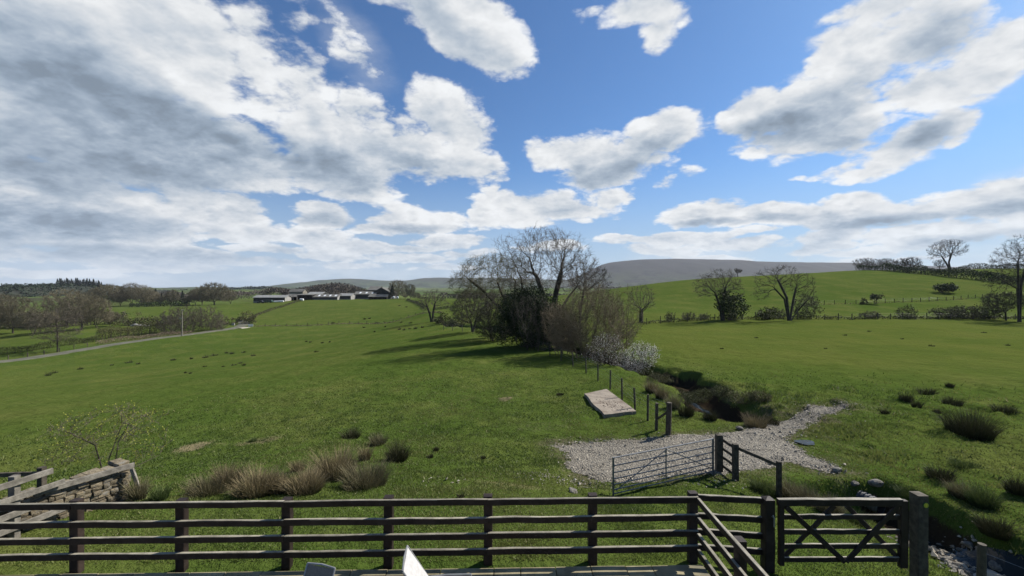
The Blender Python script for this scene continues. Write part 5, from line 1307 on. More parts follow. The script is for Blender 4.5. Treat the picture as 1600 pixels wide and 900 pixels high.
# --- left valley
VT = []
spec = [([(0, 44, 36, 26), (-16, 34, 22, 18), (18, 36, 22, 18), (0, 22, 26, 14)], [[(0, 0), (0, 16)]]), ([(0, 40, 28, 28), (-14, 26, 18, 18), (14, 28, 18, 16)], [[(0, 0), (-1, 14)], [(1, 0), (3, 16)]]), ([(0, 34, 34, 20), (-20, 24, 18, 14), (18, 26, 18, 14)], [[(0, 0), (-6, 12)], [(1, 0), (7, 14)]])]
vt = [(20, 514, 148, 1.0, "broad bare tree at the far left of the valley"), (-20, 512, 150, 1.05, "bare tree cut by the left edge of the picture"), (52, 515, 140, .82, "bare tree second from the left edge in the valley"), (128, 516, 150, .98, "tall brown crowned tree right of the lone field tree"), (152, 515, 156, .78, "bare tree close behind the tall brown crowned tree"), (172, 513, 165, .66, "slender tree at the right end of the valley trees"), (105, 512, 170, .95, "wide tree behind the valley trees in front of the dark wood"), (-2, 512, 160, .9, "tree behind the broad tree at the far left"), (75, 512, 162, .75, "low crowned tree in the middle of the valley row")]
for i, (px, py, Y, k, lab) in enumerate(vt):
    b = at(px, Y)
    if i < 3: VT.append(bare_tree("valley_tree", lab, b, sc(Y) * k * .88, spec[i][0], 760, 120 + i, trunk=spec[i][1], thick=.14, tip=.02, twig_len=1.1, twig_n=5, twig_r=.036, twig='twig_valley', step=.5, minr=.02, group="bare trees in the left valley"))
    else: dup(VT[i % 3], b, 1.1 * i, k * Y / 148, lab, "bare trees in the left valley")
hedge_row("valley_scrub", "band of brown scrub growing under the bare trees of the left valley", [at(px, Y) for px, Y in ((-120, 158), (-20, 162), (60, 166), (130, 170), (196, 176))], 6, 4.5, 110, .30, 'wood', 134, cat="scrub", ztop=.4)
bare_tree("field_tree", "lone bare tree with pale trunk in front of the left hedge", at(90, 108), sc(108), [(-2, 56, 38, 26), (-18, 42, 26, 18), (20, 42, 24, 18), (0, 28, 34, 12)], 620, 125, trunk=[[(0, 0), (-1, 30), (-3, 56)]], thick=.10, tip=.014, twig_len=.8, twig_n=3, twig_r=.020, step=.42, minr=.012)
hedge_row("lane_hedge", "low green hedge behind the fence along the left lane", [at(px, Y) for px, Y in ((-120, 92), (0, 103), (60, 110), (120, 119), (155, 124))], 2.2, 1.9, 300, .10, 'hedge', 131)
hedge_row("lane_hedge", "taller olive hedge above the pale bank of the left lane", [at(px, Y) for px, Y in ((152, 126), (190, 131), (225, 138), (262, 144))], 4.0, 3.6, 560, .12, 'gorse', 132)
hedge_row("bank_grass", None, [at(px, Y) for px, Y in ((152, 119), (190, 124), (225, 129), (262, 136), (300, 141))], 2.6, 1.3, 240, .10, 'dead', 133, kind='stuff') if 'dead' in M else None
bs = [(270, 140, 26, 40, "rounded brown bush at the left of the group behind the lane pole"), (296, 146, 28, 44, "tall brown bush behind the lane pole"), (322, 150, 26, 40, "right hand brown bush of the group behind the lane pole"), (343, 154, 14, 26, "small thorn tree at the right end of the bushes by the lane")]
for i, (px, Y, w, h, lab) in enumerate(bs):
    shrub("lane_bush", lab, at(px, Y), sc(Y), [(0, h * .5, w, h * .5), (-w * .4, h * .35, w * .6, h * .35), (w * .4, h * .4, w * .5, h * .4)], 560, 140 + i, stems=9, twig='twig', twig_n=4, twig_len=.8, twig_r=.026, thick=.09, step=.5, minr=.018, cat="bush", group="bushes behind the lane pole")
leaf_bush("yellow_bush", "yellow brown bush at the bend of the lane before the farm", at(386, 178), sc(178), [(0, 10, 11, 10), (-8, 6, 8, 6), (8, 8, 7, 8)], 1300, 147, .25, 'gorse', tm=.8)
leaf_bush("yellow_bush", "low yellowish bushes left of the bend of the lane", at(362, 176), sc(176), [(0, 4, 14, 5), (-12, 3, 10, 4)], 700, 148, .22, 'gorse', tm=.9)
hedge_row("farm_hedge", "long yellow green hedge climbing from the lane bend up to the farm", [at(px, Y) for px, Y in ((384, 186), (392, 202), (404, 222), (425, 245), (450, 270), (468, 290))], 1.8, 1.5, 26, .22, 'gorse', 149)
b = at(335, 335)
bare_tree("big_round_tree", "large bare tree with dense round crown left of the farm", b, sc(335), [(0, 20, 24, 16), (-12, 14, 14, 10), (12, 16, 14, 12)], 800, 151, trunk=[[(0, 0), (0, 7)]], thick=.22, tip=.04, twig_len=1.8, twig_n=5, twig_r=.08, twig='twig_valley', step=.8, minr=.035)
tr = [(305, 338, .42), (292, 342, .38), (316, 345, .5), (360, 352, .4), (250, 350, .42), (222, 340, .55), (205, 345, .6), (188, 340, .62), (170, 335, .6), (150, 330, .5), (128, 330, .52), (236, 352, .4), (270, 352, .4)]
tl = "one of the bare trees in the row beyond the left fields"
for i, (px, Y, k) in enumerate(tr): dup(VT[(i + 1) % 3], at(px, Y), 2.1 * i, k * 335 / 148, tl, "bare tree row beyond the left fields")
def conifer(label, base, h, seed, n=420, group=None):
    rng = np.random.default_rng(seed); t = rng.uniform(.08, 1, n) ** .8; a = rng.uniform(0, 6.28, n); r = h * .24 * (1.04 - t) * rng.uniform(.5, 1.1, n)
    p = np.stack([np.cos(a) * r, np.sin(a) * r, t * h - r * .25], 1); root = empty("conifer", base, label, "conifer", group); mb = MB(); leaves(mb, p, h * .05, rng, .4, .3); mb.build('crown', M['conifer'], root, attr='t')
    V, Tq = pipe([(0, 0, -.3), (0, 0, h * .98)], [h * .018, .02], 6); MB().add(V, Tq).build('trunk', M['bark'], root); return root
cp = conifer("one of the dark conifers in the row beyond the left fields", at(228, 360), 12, 160, group="conifers beyond the left fields")
for i, (px, Y, h) in enumerate([(234, 362, 11), (243, 365, 13), (262, 368, 11), (270, 366, 12), (278, 366, 10), (222, 358, 10), (285, 366, 11), (252, 366, 9)]): dup(cp, at(px, Y), i, h / 12, "one of the dark conifers in the row beyond the left fields", "conifers beyond the left fields")
hedge_row("field_hedge", "dark hedge at the back of the far left field", [at(px, Y) for px, Y in ((203, 318), (240, 322), (296, 330))], 4, 3.6, 60, .4, 'ivy', 165)

# --- the dark wooded hill at the far left: reads as one mass
def wooded_hill():
    Y0, Y1 = 345, 640; prof = [(-420, 458), (-200, 457), (0, 456), (40, 452), (80, 447.5), (100, 446), (150, 447.5), (168, 452), (185, 462)]
    px = np.arange(-420, 186, 5.0); py = np.interp(px, [q[0] for q in prof], [q[1] for q in prof]); rows = []
    for t in np.linspace(0, 1.5, 14):
        yy = Y0 + (Y1 - Y0) * t; x = (px - CX) / F * Y1; top = CAMZ + (CY - py) / F * Y1
        z = -14 + (top + 14) * np.sin(min(t, 1) * math.pi / 2) ** 1.1 - max(t - 1, 0) * 16; rows.append(np.stack([x, np.full_like(x, yy), z], -1))
    V = np.stack(rows).reshape(-1, 3); m, n = 14, len(px); i, j = np.meshgrid(np.arange(m - 1), np.arange(n - 1), indexing='ij')
    Q = np.stack([i * n + j, i * n + j + 1, (i + 1) * n + j + 1, (i + 1) * n + j], -1).reshape(-1, 4)
    o = MB().add(V, [Q]).build("hill", plain("wood_floor", (0.014, 0.018, 0.011), (0.026, 0.028, 0.017), .05, 1.0, per_object=0), smooth=True); tag(o, kind='structure')
    rng = np.random.default_rng(170); G = V.reshape(m, n, 3); k = 6200; a, b = rng.uniform(0, 10.2, k), rng.uniform(0, n - 1.01, k)
    ia, ib = a.astype(int), b.astype(int); c = G[ia, ib] + (G[ia + 1, ib + 1] - G[ia, ib]) * np.stack([b - ib, a - ia, (a - ia)], 1)
    c = np.repeat(c, 9, 0); u = rng.normal(0, 1, c.shape); u[:, 2] = np.abs(u[:, 2]) * 1.3; c = c + u * (1.6, 1.6, 1.3)
    mb = MB(); leaves(mb, c, 1.4, rng, .35, .3); tag(mb.build("woodland", M['conifer'], attr='t'), kind='stuff')
    return prof
wooded_hill()
for i in range(26):
    px = 90 + i * 2.75 + RB.normal(0, .5); Y = 640; h = RB.uniform(9, 13)
    top = CAMZ + (CY - np.interp(px, [80, 100, 150, 168], [447.5, 446, 447.5, 452])) / F * Y - .8
    o = dup(cp, ((px - CX) / F * Y, Y, top), i * 1.0, h / 12, "one of the dark conifers crowning the wooded hill at the far left", "conifers on the wooded hill")
    for q in o.children: pass

# --- woods and trees about the farm and beyond: far masses
def far_wood(line, w, h, dens, size, mat, seed): return hedge_row("woodland", None, line, w, h, dens, size, mat, seed, kind='stuff', ztop=.35, sink=0)
FW = lambda pts: [np.array(((px - CX) / F * Y, Y, 0)) for px, Y in pts]
far_wood(FW([(424, 470), (440, 480), (470, 490), (500, 480), (525, 460), (545, 440)]), 60, 13, 190, .75, 'wood', 180)
far_wood(FW([(520, 420), (560, 430), (600, 430)]), 25, 7, 80, .6, 'wood', 181)
far_wood(FW([(160, 1500), (240, 1550), (330, 1500), (420, 1400)]), 60, 9, 5, 2.6, 'conifer', 182)
far_wood(FW([(-100, 1300), (0, 1350), (90, 1400)]), 50, 9, 5, 2.6, 'conifer', 183)
far_wood(FW([(365, 650), (390, 640), (412, 640)]), 20, 6, 20, 1.0, 'wood', 184)
far_wood(FW([(690, 500), (760, 520), (850, 560), (920, 600)]), 30, 6, 14, 1.2, 'wood', 186)
far_wood(FW([(940, 1500), (985, 1500), (1040, 1500), (1100, 1500)]), 40, 14, 5, 3.0, 'wood', 187)
far_wood(FW([(170, 430), (200, 440), (260, 450), (320, 440), (380, 430)]), 30, 6, 60, .6, 'wood', 188)
for i, (px, Y, k, lab) in enumerate([(622, 318, .92, "tall round bare tree right of the farm"), (641, 300, .72, "second bare tree right of the farm"), (650, 280, .62, "third bare tree right of the farm near the field corner"), (606, 330, .5, "low bare tree behind the big farm barn"), (615, 340, .45, "low tree at the back of the farm yard"), (633, 312, .5, "bush like tree below the tall tree right of the farm"), (728, 250, .5, "small bare tree standing on the field edge between the farm and the clump")]):
    dup(VT[i % 3], at(px, Y), 1.7 * i, k * Y / 148 * .54, lab, "trees by the farm")
conifer("thin dark conifer at the right of the farm barns", at(613, 315), 11, 190)
bare_tree("bent_tree", "dark leaning bare tree in the pasture corner left of the clump", at(674, 128), sc(128), [(-6, 36, 18, 12), (4, 40, 20, 12), (18, 26, 14, 10), (-10, 24, 10, 10)], 420, 191, trunk=[[(0, 0), (-3, 14), (-8, 28)], [(2, 0), (3, 14), (6, 30)]], thick=.12, tip=.016, twig_len=.8, twig_n=2, twig_r=.024, twig='twig_dark', trunkr=.5, step=.4, minr=.014)
for i, (px, Y, w, h, lab) in enumerate([(690, 118, 20, 20, "dark green gorse bush under the leaning tree"), (705, 112, 18, 16, "second gorse bush right of the leaning tree"), (720, 104, 18, 22, "brown bush between the gorse and the thorn tree"), (684, 122, 12, 10, "low bush at the foot of the leaning tree")]):
    leaf_bush("gorse_bush", lab, at(px, Y), sc(Y), [(0, h * .5, w * .7, h * .5), (w * .4, h * .3, w * .5, h * .3)], 900, 195 + i, .17, ('hedge', 'scrub', 'gorse', 'scrub')[i])
hedge_row("field_hedge", "dark hedge stub running down from the farm corner towards the leaning tree", [at(px, Y) for px, Y in ((636, 270), (650, 245), (660, 215), (664, 200))], 2, 1.6, 30, .25, 'scrub', 201)
hedge_row("field_hedge", "thin dark hedge across the field right of the leaning tree", [at(px, Y) for px, Y in ((677, 190), (720, 190), (770, 190))], 1.6, 1.3, 24, .22, 'ivy', 202)
hedge_row("field_hedge", "far dark hedge line between the farm and the clump", [at(px, Y) for px, Y in ((655, 300), (700, 300), (760, 300), (800, 300))], 2.5, 2.2, 24, .3, 'ivy', 203)
# --- hawthorn sapling coming into leaf behind the stone wall
bh = at(168, 11.1)
bare_tree("hawthorn_sapling", "young hawthorn coming into yellow green leaf behind the stone wall", bh, sc(11.1) * 1.16, [(0, 92, 62, 26), (-40, 84, 40, 22), (44, 92, 40, 24), (-62, 52, 30, 18), (52, 60, 34, 18), (24, 112, 22, 14), (0, 60, 50, 24)], 420, 211,
    trunk=[[(0, 0), (-6, 30), (-14, 64), (-48, 86)], [(4, 0), (8, 34), (10, 66), (30, 92)], [(2, 0), (0, 40), (16, 90), (26, 112)], [(6, 0), (30, 30), (58, 44)]], thick=.014, tip=.0032, twig_len=.20, twig_n=1, twig_r=.0045, wob=.34, step=.075, bud=(.85, .024, 'bud'), up=.03, di=10, p=2.4, mult=.9, shell=.2, cat="small tree")

# ------------------------------------------------------------------ rush clumps and tussocks
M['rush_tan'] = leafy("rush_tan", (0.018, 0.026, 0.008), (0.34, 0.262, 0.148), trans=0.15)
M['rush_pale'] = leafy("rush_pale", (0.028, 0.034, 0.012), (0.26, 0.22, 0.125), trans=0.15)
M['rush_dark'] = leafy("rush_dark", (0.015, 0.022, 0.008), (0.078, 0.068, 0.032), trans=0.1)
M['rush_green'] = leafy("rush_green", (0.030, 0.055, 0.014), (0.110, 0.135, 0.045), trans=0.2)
def rush_mesh(w, h, n, seed, lean=.38, bw=.006):
    rng = np.random.default_rng(seed); a = rng.uniform(0, 6.283, n); r = np.sqrt(rng.uniform(0, 1, n))
    bx, by = np.cos(a) * r * w * .33, np.sin(a) * r * w * .33
    out = np.stack([np.cos(a), np.sin(a), np.zeros(n)], 1) * (r * lean * rng.uniform(.5, 1.3, n))[:, None] + rng.normal(0, .22, (n, 3))
    out[:, 2] = 1; out /= np.linalg.norm(out, axis=1, keepdims=True)
    lump = 1 + .35 * np.sin(a * 3 + seed) * r; L = h * rng.uniform(.35, 1.15, n) * (1.0 - .25 * r) * lump
    b = np.stack([bx, by, np.full(n, -.02)], 1); m = b + out * (L * .55)[:, None]
    o2 = out + np.stack([np.cos(a) * r * .35, np.sin(a) * r * .35, -.22 * r], 1) + rng.normal(0, .12, (n, 3)); o2 /= np.linalg.norm(o2, axis=1, keepdims=True)
    t = m + o2 * (L * .5)[:, None]
    s_ = rng.uniform(0, 6.283, n); sx = np.stack([np.cos(s_), np.sin(s_), np.zeros(n)], 1) * bw
    V = np.stack([b - sx, b + sx, m - sx * .8, m + sx * .8, t], 1).reshape(-1, 3); k = np.arange(n) * 5
    q = np.stack([k, k + 1, k + 3, k + 2], 1); tr = np.stack([k + 2, k + 3, k + 4], 1)
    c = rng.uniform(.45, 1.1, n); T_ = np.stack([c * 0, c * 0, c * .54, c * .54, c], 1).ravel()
    return MB().add(V, [q, tr], T_)
def rush(label, px, py, wpx, hpx, mat, seed, n=420, group=None, name="rush_clump", lean=.38, cat="rush clump"):
    p = hit(px, py); s_ = p[1] / F; w, h = wpx * s_, hpx * s_ * .95
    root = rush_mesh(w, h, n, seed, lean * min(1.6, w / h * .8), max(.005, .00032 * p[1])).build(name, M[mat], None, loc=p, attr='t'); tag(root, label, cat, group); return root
near = [(325,771,72,34,'rush_pale',"low wide rush clump at the left end of the tan row behind the fence"),(355,763,44,46,'rush_tan',"tall tan rush clump behind the left end of the row"),(400,770,74,46,'rush_tan',"broad brown rush clump second from the left in the row"),(438,768,42,36,'rush_tan',"reddish rush clump in the middle of the row"),
 (478,767,66,40,'rush_tan',"rounded tan rush clump right of the middle of the row"),(465,738,22,24,'rush_tan',"small tan rush tuft standing behind the row"),(524,744,76,50,'rush_tan',"largest brown rush clump set back at the right of the row"),(571,760,86,44,'rush_pale',"wide rush clump at the right end of the row"),
 (570,719,22,28,'rush_tan',"small upright rush tuft behind the right end of the row"),(590,695,32,22,'rush_pale',"greyish rush tuft uphill of the row"),(621,719,42,34,'rush_dark',"dark green rush clump apart to the right of the row"),(549,684,36,18,'rush_dark',"low dark rush clump uphill of the whole row"),
 (215,781,28,40,'rush_pale',"tan tussock beside the end of the stone wall"),(250,780,30,26,'rush_green',"green tussock right of the one by the stone wall"),
 (1515,680,76,50,'rush_dark',"very large dark brown rush clump in the right field"),(1450,616,30,14,'rush_dark',"flat dark clump uphill left of the very large rush clump"),(1416,627,22,17,'rush_dark',"dark clump nearest the stony track in the right field"),(1432,636,16,14,'rush_dark',"small dark clump just below the one nearest the track"),
 (1488,632,32,17,'rush_dark',"dark rush clump just left of the very large one"),(1484,604,13,8,'rush_dark',"tiny dark clump highest in the right field group"),(1383,646,15,9,'rush_dark',"tiny dark clump at the left of the right field group"),(1464,645,12,8,'rush_dark',"tiny dark clump between the flat clump and the large one"),
 (1572,645,40,17,'rush_dark',"dark rush clump right of the very large one"),(1470,747,44,24,'rush_dark',"dark tussock above the brook bank right of the big post"),(1505,730,48,16,'rush_green',"long green tussock above the brook bank"),(1535,790,44,38,'rush_green',"tall green tussock on the steep brook bank"),(1590,770,36,30,'rush_dark',"dark tussock by the right edge above the brook"),
 (1500,775,36,30,'rush_pale',"pale dry grass tuft on the brook bank"),(1425,775,50,18,'rush_green',"bright green tuft behind the big gate post"),(1555,835,50,34,'rush_dark',"dark overhanging tussock at the lip of the brook bank"),
 (1018,612,24,22,'rush_tan',"first tan grass tuft by the wire fence right of the slab"),(1034,622,26,24,'rush_tan',"second tan grass tuft along the wire fence"),(1052,636,28,26,'rush_pale',"pale tall grass tuft on the gully edge"),(1072,650,30,26,'rush_dark',"dark grass tuft on the near gully edge"),(1110,655,26,20,'rush_dark',"dark grass tuft over the gully water"),(1180,668,40,26,'rush_tan',"reddish tuft where the gully meets the gravel"),(1206,664,28,20,'rush_dark',"brown tuft between the gully and the stony track"),
 (1235,775,44,30,'rush_pale',"dry pale grass behind the hinge post of the wooden gate"),(1262,790,50,36,'rush_pale',"dry pale grass on the bank behind the wooden gate"),(1296,800,46,30,'rush_pale',"pale dead grass lower on the bank behind the wooden gate"),(1200,772,36,22,'rush_green',"green grass tuft beside the lone rail post"),(1185,765,30,20,'rush_green',"green grass tuft at the foot of the track fence"),(1330,815,44,26,'rush_green',"green tuft seen through the wooden gate"),
 (682,704,12,9,'rush_dark',"small dark tuft alone in the middle of the near slope"),(672,715,12,8,'rush_dark',"smaller dark tuft below the one in the middle of the slope"),(720,778,14,9,'rush_dark',"dark tuft just above the middle of the patio fence"),(755,716,10,6,'rush_dark',"tiny dark tuft right of the middle of the slope"),(875,617,16,5,'rush_dark',"flat dark tuft in front of the concrete slab"),(395,690,14,8,'rush_green',"small green tuft beside the dry patch on the slope")]
for i, (px, py, w, h, mat_, lab) in enumerate(near):
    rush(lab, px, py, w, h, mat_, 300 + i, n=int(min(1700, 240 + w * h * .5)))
small = [(75,587,10,7),(84,583,13,6),(126,577,9,5),(175,571,6,3),(201,567,13,6),(216,569,7,4),(271,563,9,5),(299,561,5,4),(321,559,10,6),(335,556,16,6),(354,552,5,4),(362,553,9,6),(381,551,7,4),(396,556,9,4),(320,573,8,3),(349,573,6,3),(365,571,13,4),(376,568,7,4),(381,571,8,5),(290,583,5,4),(297,584,5,4),
 (494,550,9,4),(479,534,4,3),(485,535,5,3),(504,536,5,3),(515,535,3,3),(569,512,6,3),(585,519,3,3),(602,511,3,3),(624,515,6,4),(631,516,6,4),(640,514,6,3),(649,514,8,5),(627,504,7,3),(641,505,6,3),(570,499,5,3),(577,498,6,3),(624,478,4,2),(635,480,4,2),(660,512,6,4),(520,505,8,3),(590,505,7,3)]
for i, (px, py, w, h) in enumerate(small):
    big = w >= 9
    rush("larger dark rush clump on the left pasture" if False else "small dark rush clump dotted on the left pasture", px, py, w, h, 'rush_dark', 400 + i, n=70, group="rush clumps on the left pasture", lean=.7)
for i, (px, py, w, h) in enumerate([(1320,524,9,3),(1358,518,7,3),(1455,541,11,4),(1537,520,8,3),(1182,528,6,3),(1128,545,7,3),(1410,530,5,3),(1575,540,8,4),(1290,545,6,3)]):
    rush("small flat dark clump on the far half of the right pasture", px, py, w, h, 'rush_dark', 460 + i, n=70, group="small clumps on the right pasture", lean=.7)

# ------------------------------------------------------------------ farm
M['clad'] = plain("barn_cladding", (0.024, 0.023, 0.021), (0.045, 0.043, 0.039), .6, 0.85)
M['roof_pale'] = plain("pale_sheet_roof", (0.17, 0.17, 0.16), (0.24, 0.24, 0.225), .5, 0.7, per_object=.08)
M['roof_grey'] = plain("grey_sheet_roof", (0.085, 0.082, 0.072), (0.13, 0.126, 0.112), .5, 0.85, per_object=.1)
M['wall_pale'] = plain("pale_rendered_wall", (0.20, 0.195, 0.18), (0.29, 0.28, 0.26), .5, 0.85)
M['wall_stone'] = plain("farm_stone_wall", (0.14, 0.125, 0.10), (0.23, 0.21, 0.175), .8, 0.9)
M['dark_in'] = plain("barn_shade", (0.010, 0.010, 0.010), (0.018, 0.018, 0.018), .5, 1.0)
M['skylight'] = plain("roof_light_sheet", (0.60, 0.62, 0.62), (0.70, 0.72, 0.72), .5, 0.3)
M['glass'] = plain("window_glass", (0.02, 0.025, 0.03), (0.03, 0.035, 0.04), .5, 0.1, spec=.6)
M['bale_white'] = plain("white_wrap", (0.62, 0.62, 0.60), (0.74, 0.74, 0.72), .8, 0.4)
def boxv(x0, x1, y0, y1, z0, z1):
    V = [(x, y, z) for z in (z0, z1) for y in (y0, y1) for x in (x0, x1)]
    return V, [np.array([(0, 2, 3, 1), (4, 5, 7, 6), (0, 1, 5, 4), (2, 6, 7, 3), (0, 4, 6, 2), (1, 3, 7, 5)])]
def barn(name, label, px0, px1, Y, dep, eave_py, ridge_py, base_py=469, axis='x', roof='roof_grey', wall='clad', sky=0, openf=0, windows=0, plinth=True, cat="barn", chimney=0, gable='clad'):
    """shed with a pitched roof; axis 'x': ridge across the view, 'y': gable towards the camera"""
    x0, x1 = (px0 - CX) / F * Y, (px1 - CX) / F * Y; W = x1 - x0; zb = CAMZ + (CY - base_py) / F * Y - .3
    e, r = CAMZ + (CY - eave_py) / F * Y - zb, CAMZ + (CY - ridge_py) / F * Y - zb
    root = empty(name, (x0, Y, zb), label, cat); t = .25
    if axis == 'x':
        V, Q = boxv(0, W, 0, .2, -.5, e); 
        if openf:
            nb = openf
            for k in range(nb + 1): part('post', boxv(k * (W - .3) / nb, k * (W - .3) / nb + .3, 0, .3, -.5, e), M[wall], root)
            part('shade_panel', boxv(.31, W - .31, dep * .55, dep * .55 + .2, -.5, e), M['dark_in'], root)  # near-black sheet added inside, painting the shade of the open front
        else: part('wall', (V, Q), M[wall], root)
        part('wall', boxv(.21, W - .21, dep - .2, dep, -.5, e), M[wall], root)
        for xa in (0, W - .2):
            V = [(xa, .21, -.5), (xa + .2, .21, -.5), (xa + .2, dep - .21, -.5), (xa, dep - .21, -.5), (xa, .21, e), (xa + .2, .21, e), (xa + .2, dep - .21, e), (xa, dep - .21, e), (xa, dep / 2, r - .1), (xa + .2, dep / 2, r - .1)]
            MB().add(V, [np.array([(0, 1, 5, 4), (2, 3, 7, 6), (8, 9, 6, 7), (4, 5, 9, 8), (0, 3, 2, 1)]), np.array([(1, 2, 6, 9, 5), (3, 0, 4, 8, 7)])]).build('gable', M[gable if xa else wall], root)
        if plinth and not openf: part('plinth', boxv(-.06, W + .06, -.08, -.002, -.5, 1.1), M['wall_stone'], root)
        o = .5; V = [(-o, -o, e + .02 - .1), (W + o, -o, e + .02 - .1), (W + o, dep / 2, r), (-o, dep / 2, r), (W + o, dep + o, e - .08), (-o, dep + o, e - .08)]
        V = V + [(a, b, c - .18) for a, b, c in V]
        part('roof', (V, [np.array([(0, 1, 2, 3), (3, 2, 4, 5), (7, 6, 9, 8), (8, 9, 11, 10), (0, 6, 7, 1), (5, 4, 10, 11), (1, 7, 8, 2), (2, 8, 10, 4), (3, 9, 6, 0), (5, 11, 9, 3)])]), M[roof], root)
        for k in range(sky):
            xs_ = W * (k + .7) / (sky + .4); sl = (r - e + .08) / (dep / 2 + o)
            ya, yb = dep * .12, dep * .36; V = [(xs_, ya, e - .08 + sl * (ya + o) + .05), (xs_ + 1.3, ya, e - .08 + sl * (ya + o) + .05), (xs_ + 1.3, yb, e - .08 + sl * (yb + o) + .05), (xs_, yb, e - .08 + sl * (yb + o) + .05)]
            part('roof_light', sheet(*V, t=.02), M['skylight'], root)
    else:
        V = [(0, 0, -.5), (W, 0, -.5), (W, 0, e), (W / 2, 0, r - .15), (0, 0, e), (0, dep, -.5), (W, dep, -.5), (W, dep, e), (W / 2, dep, r - .15), (0, dep, e)]
        MB().add(V, [np.array([(0, 1, 2, 3, 4), (9, 8, 7, 6, 5)]), np.array([(1, 6, 7, 2), (5, 0, 4, 9), (2, 7, 8, 3), (3, 8, 9, 4)])]).build('wall', M[wall], root)
        o = .6
        for sgn in (0, 1):
            xe, xr = (-o, W / 2) if not sgn else (W + o, W / 2); sl = (r - e) / (W / 2); ze = e - sl * o
            V = [(xe, -o, ze), (xr, -o, r), (xr, dep, r), (xe, dep, ze)]; V = V if sgn == 0 else V[::-1]
            part('roof', sheet(*V, t=.10), M[roof], root)
        part('doorway_shade', boxv(W * .3, W * .62, -.06, -.002, -.45, e * .72), M['dark_in'], root)  # near-black panel paints the shade of the door opening
    for k in range(windows):
        xw = W * (k + .6) / (windows + .2)
        fr = part('window', boxv(xw - .55, xw + .55, -.05, -.002, e * .42, e * .42 + 1.3), M['wall_pale'], root); part('pane', boxv(xw - .45, xw + .45, -.08, -.052, e * .42 + .1, e * .42 + 1.2), M['glass'], fr)
    for k in range(chimney):
        xa = (.5, W - 1.3)[k]; part('chimney', boxv(xa, xa + .8, dep / 2 - .4, dep / 2 + .4, r - .5, r + 1.1), M['wall_stone'], root)
    return root
barn("long_shed", "long low shed with pale roof at the left end of the farm", 396, 445, 298, 9, 464.6, 461.2, 472, roof='roof_pale', gable='wall_pale')
barn("lean_building", "small pale farm building between the long low shed and the black barn", 446, 464, 310, 9, 463.5, 459.6, 470, openf=3, wall='wall_pale', gable='wall_pale')
barn("farmhouse", "stone farmhouse with grey slate roof and two windows behind the sheds", 452, 473, 345, 8, 455.6, 451.4, 466, wall='wall_stone', windows=2, chimney=0, cat="house", plinth=False, gable='wall_stone')
barn("black_barn", "black open fronted barn in the middle of the farm", 464.5, 487.5, 302, 12, 460.6, 459.4, 470, wall='dark_in', openf=2, gable='dark_in')
barn("back_shed", "shed with pale sloping roof behind the black barn", 479, 501, 330, 14, 460.5, 456.2, 468, roof='roof_pale')
barn("cattle_shed", "long dark cattle shed with four roof lights", 489, 527, 303, 11, 464, 459.8, 469, sky=4, gable='wall_pale')
barn("side_shed", "dark shed with pale roof right of the cattle shed", 528.5, 548, 308, 11, 462, 458.4, 468.4, roof='roof_pale', gable='wall_pale')
barn("row_shed", "dark shed with three roof lights beside the big gabled barn", 553, 586, 318, 12, 459.6, 455.4, 467.5, sky=3)
barn("big_barn", "big dark barn with its gable towards the pasture", 582, 610, 322, 22, 457, 449.3, 467.5, axis='y', roof='roof_grey')
barn("tall_shed", "shed with light brown roof standing behind the big gabled barn", 574, 590, 352, 20, 453, 447.3, 464, roof='roof_grey')
barn("lean_to", "open lean to with sloping roof in front of the big gabled barn", 576, 604, 308, 8, 463.6, 460, 469, openf=4, wall='clad')
def bale_tank(label, px, py, Y, w, h, name="silage_bale", group=None, cat="bale"):
    p = np.array(((px - CX) / F * Y, Y, 0)); p[2] = max(hz(p[0], p[1]), CAMZ + (CY - py) / F * Y)
    root = empty(name, p, label, cat, group); r = h / 2
    V, Q = pipe([(-w / 2, 0, r), (-w / 2 + .1, 0, r), (w / 2 - .1, 0, r), (w / 2, 0, r)], [r * .86, r, r, r * .86], 12); MB().add(V, Q).build('wrap', M['bale_white'], root, smooth=False); return root
b0 = None
for i, px in enumerate((429, 431.6, 434.2, 436.8, 439.4, 442)): bale_tank("white wrapped bale in the row in front of the long low shed", px, 472.6, 292, 1.15, 1.1, group="white bales in a row")
bale_tank("white water tank right of the lean to at the farm", 615.5, 466.5, 300, 1.5, 1.6, "water_tank", cat="tank"); bale_tank("second white tank beside the water tank at the farm", 621.5, 466.5, 300, 1.1, 1.6, "water_tank", cat="tank")
bale_tank("pale block at the top of the yellow green hedge by the farm", 471.5, 470, 291, 2.4, 1.6, "feed_tank", cat="tank")
def vehicle(label, px, py, Y, L, h, cab, mat_, name, cat):
    p = np.array(((px - CX) / F * Y, Y, 0)); p[2] = max(hz(p[0], p[1]), CAMZ + (CY - py) / F * Y); root = empty(name, p, label, cat)
    prof = [(-L / 2, .45), (L / 2, .45), (L / 2, h * .55), (cab[1] + .3, h * .6), (cab[1], h), (cab[0], h), (cab[0] - .2, h * .62), (-L / 2, h * .58)]
    V = [(x, y, z) for y in (-.95, .95) for x, z in prof]; n = len(prof)
    MB().add(V, [np.array([list(range(n)), list(range(2 * n - 1, n - 1, -1))]), np.array([(i, i + n, (i + 1) % n + n, (i + 1) % n) for i in range(n)])]).build('body', M[mat_], root)
    part('window', boxv(cab[0] + .15, cab[1] - .1, -.98, -.953, h * .66, h * .93), M['glass'], root)
    for x in (-L * .32, L * .32):
        for y in (-.98, .78): V, Q = pipe([(x, y, .42), (x, y + .2, .42)], .42, 14); MB().add(V, Q).build('wheel', M['dark_in'], root)
    return root
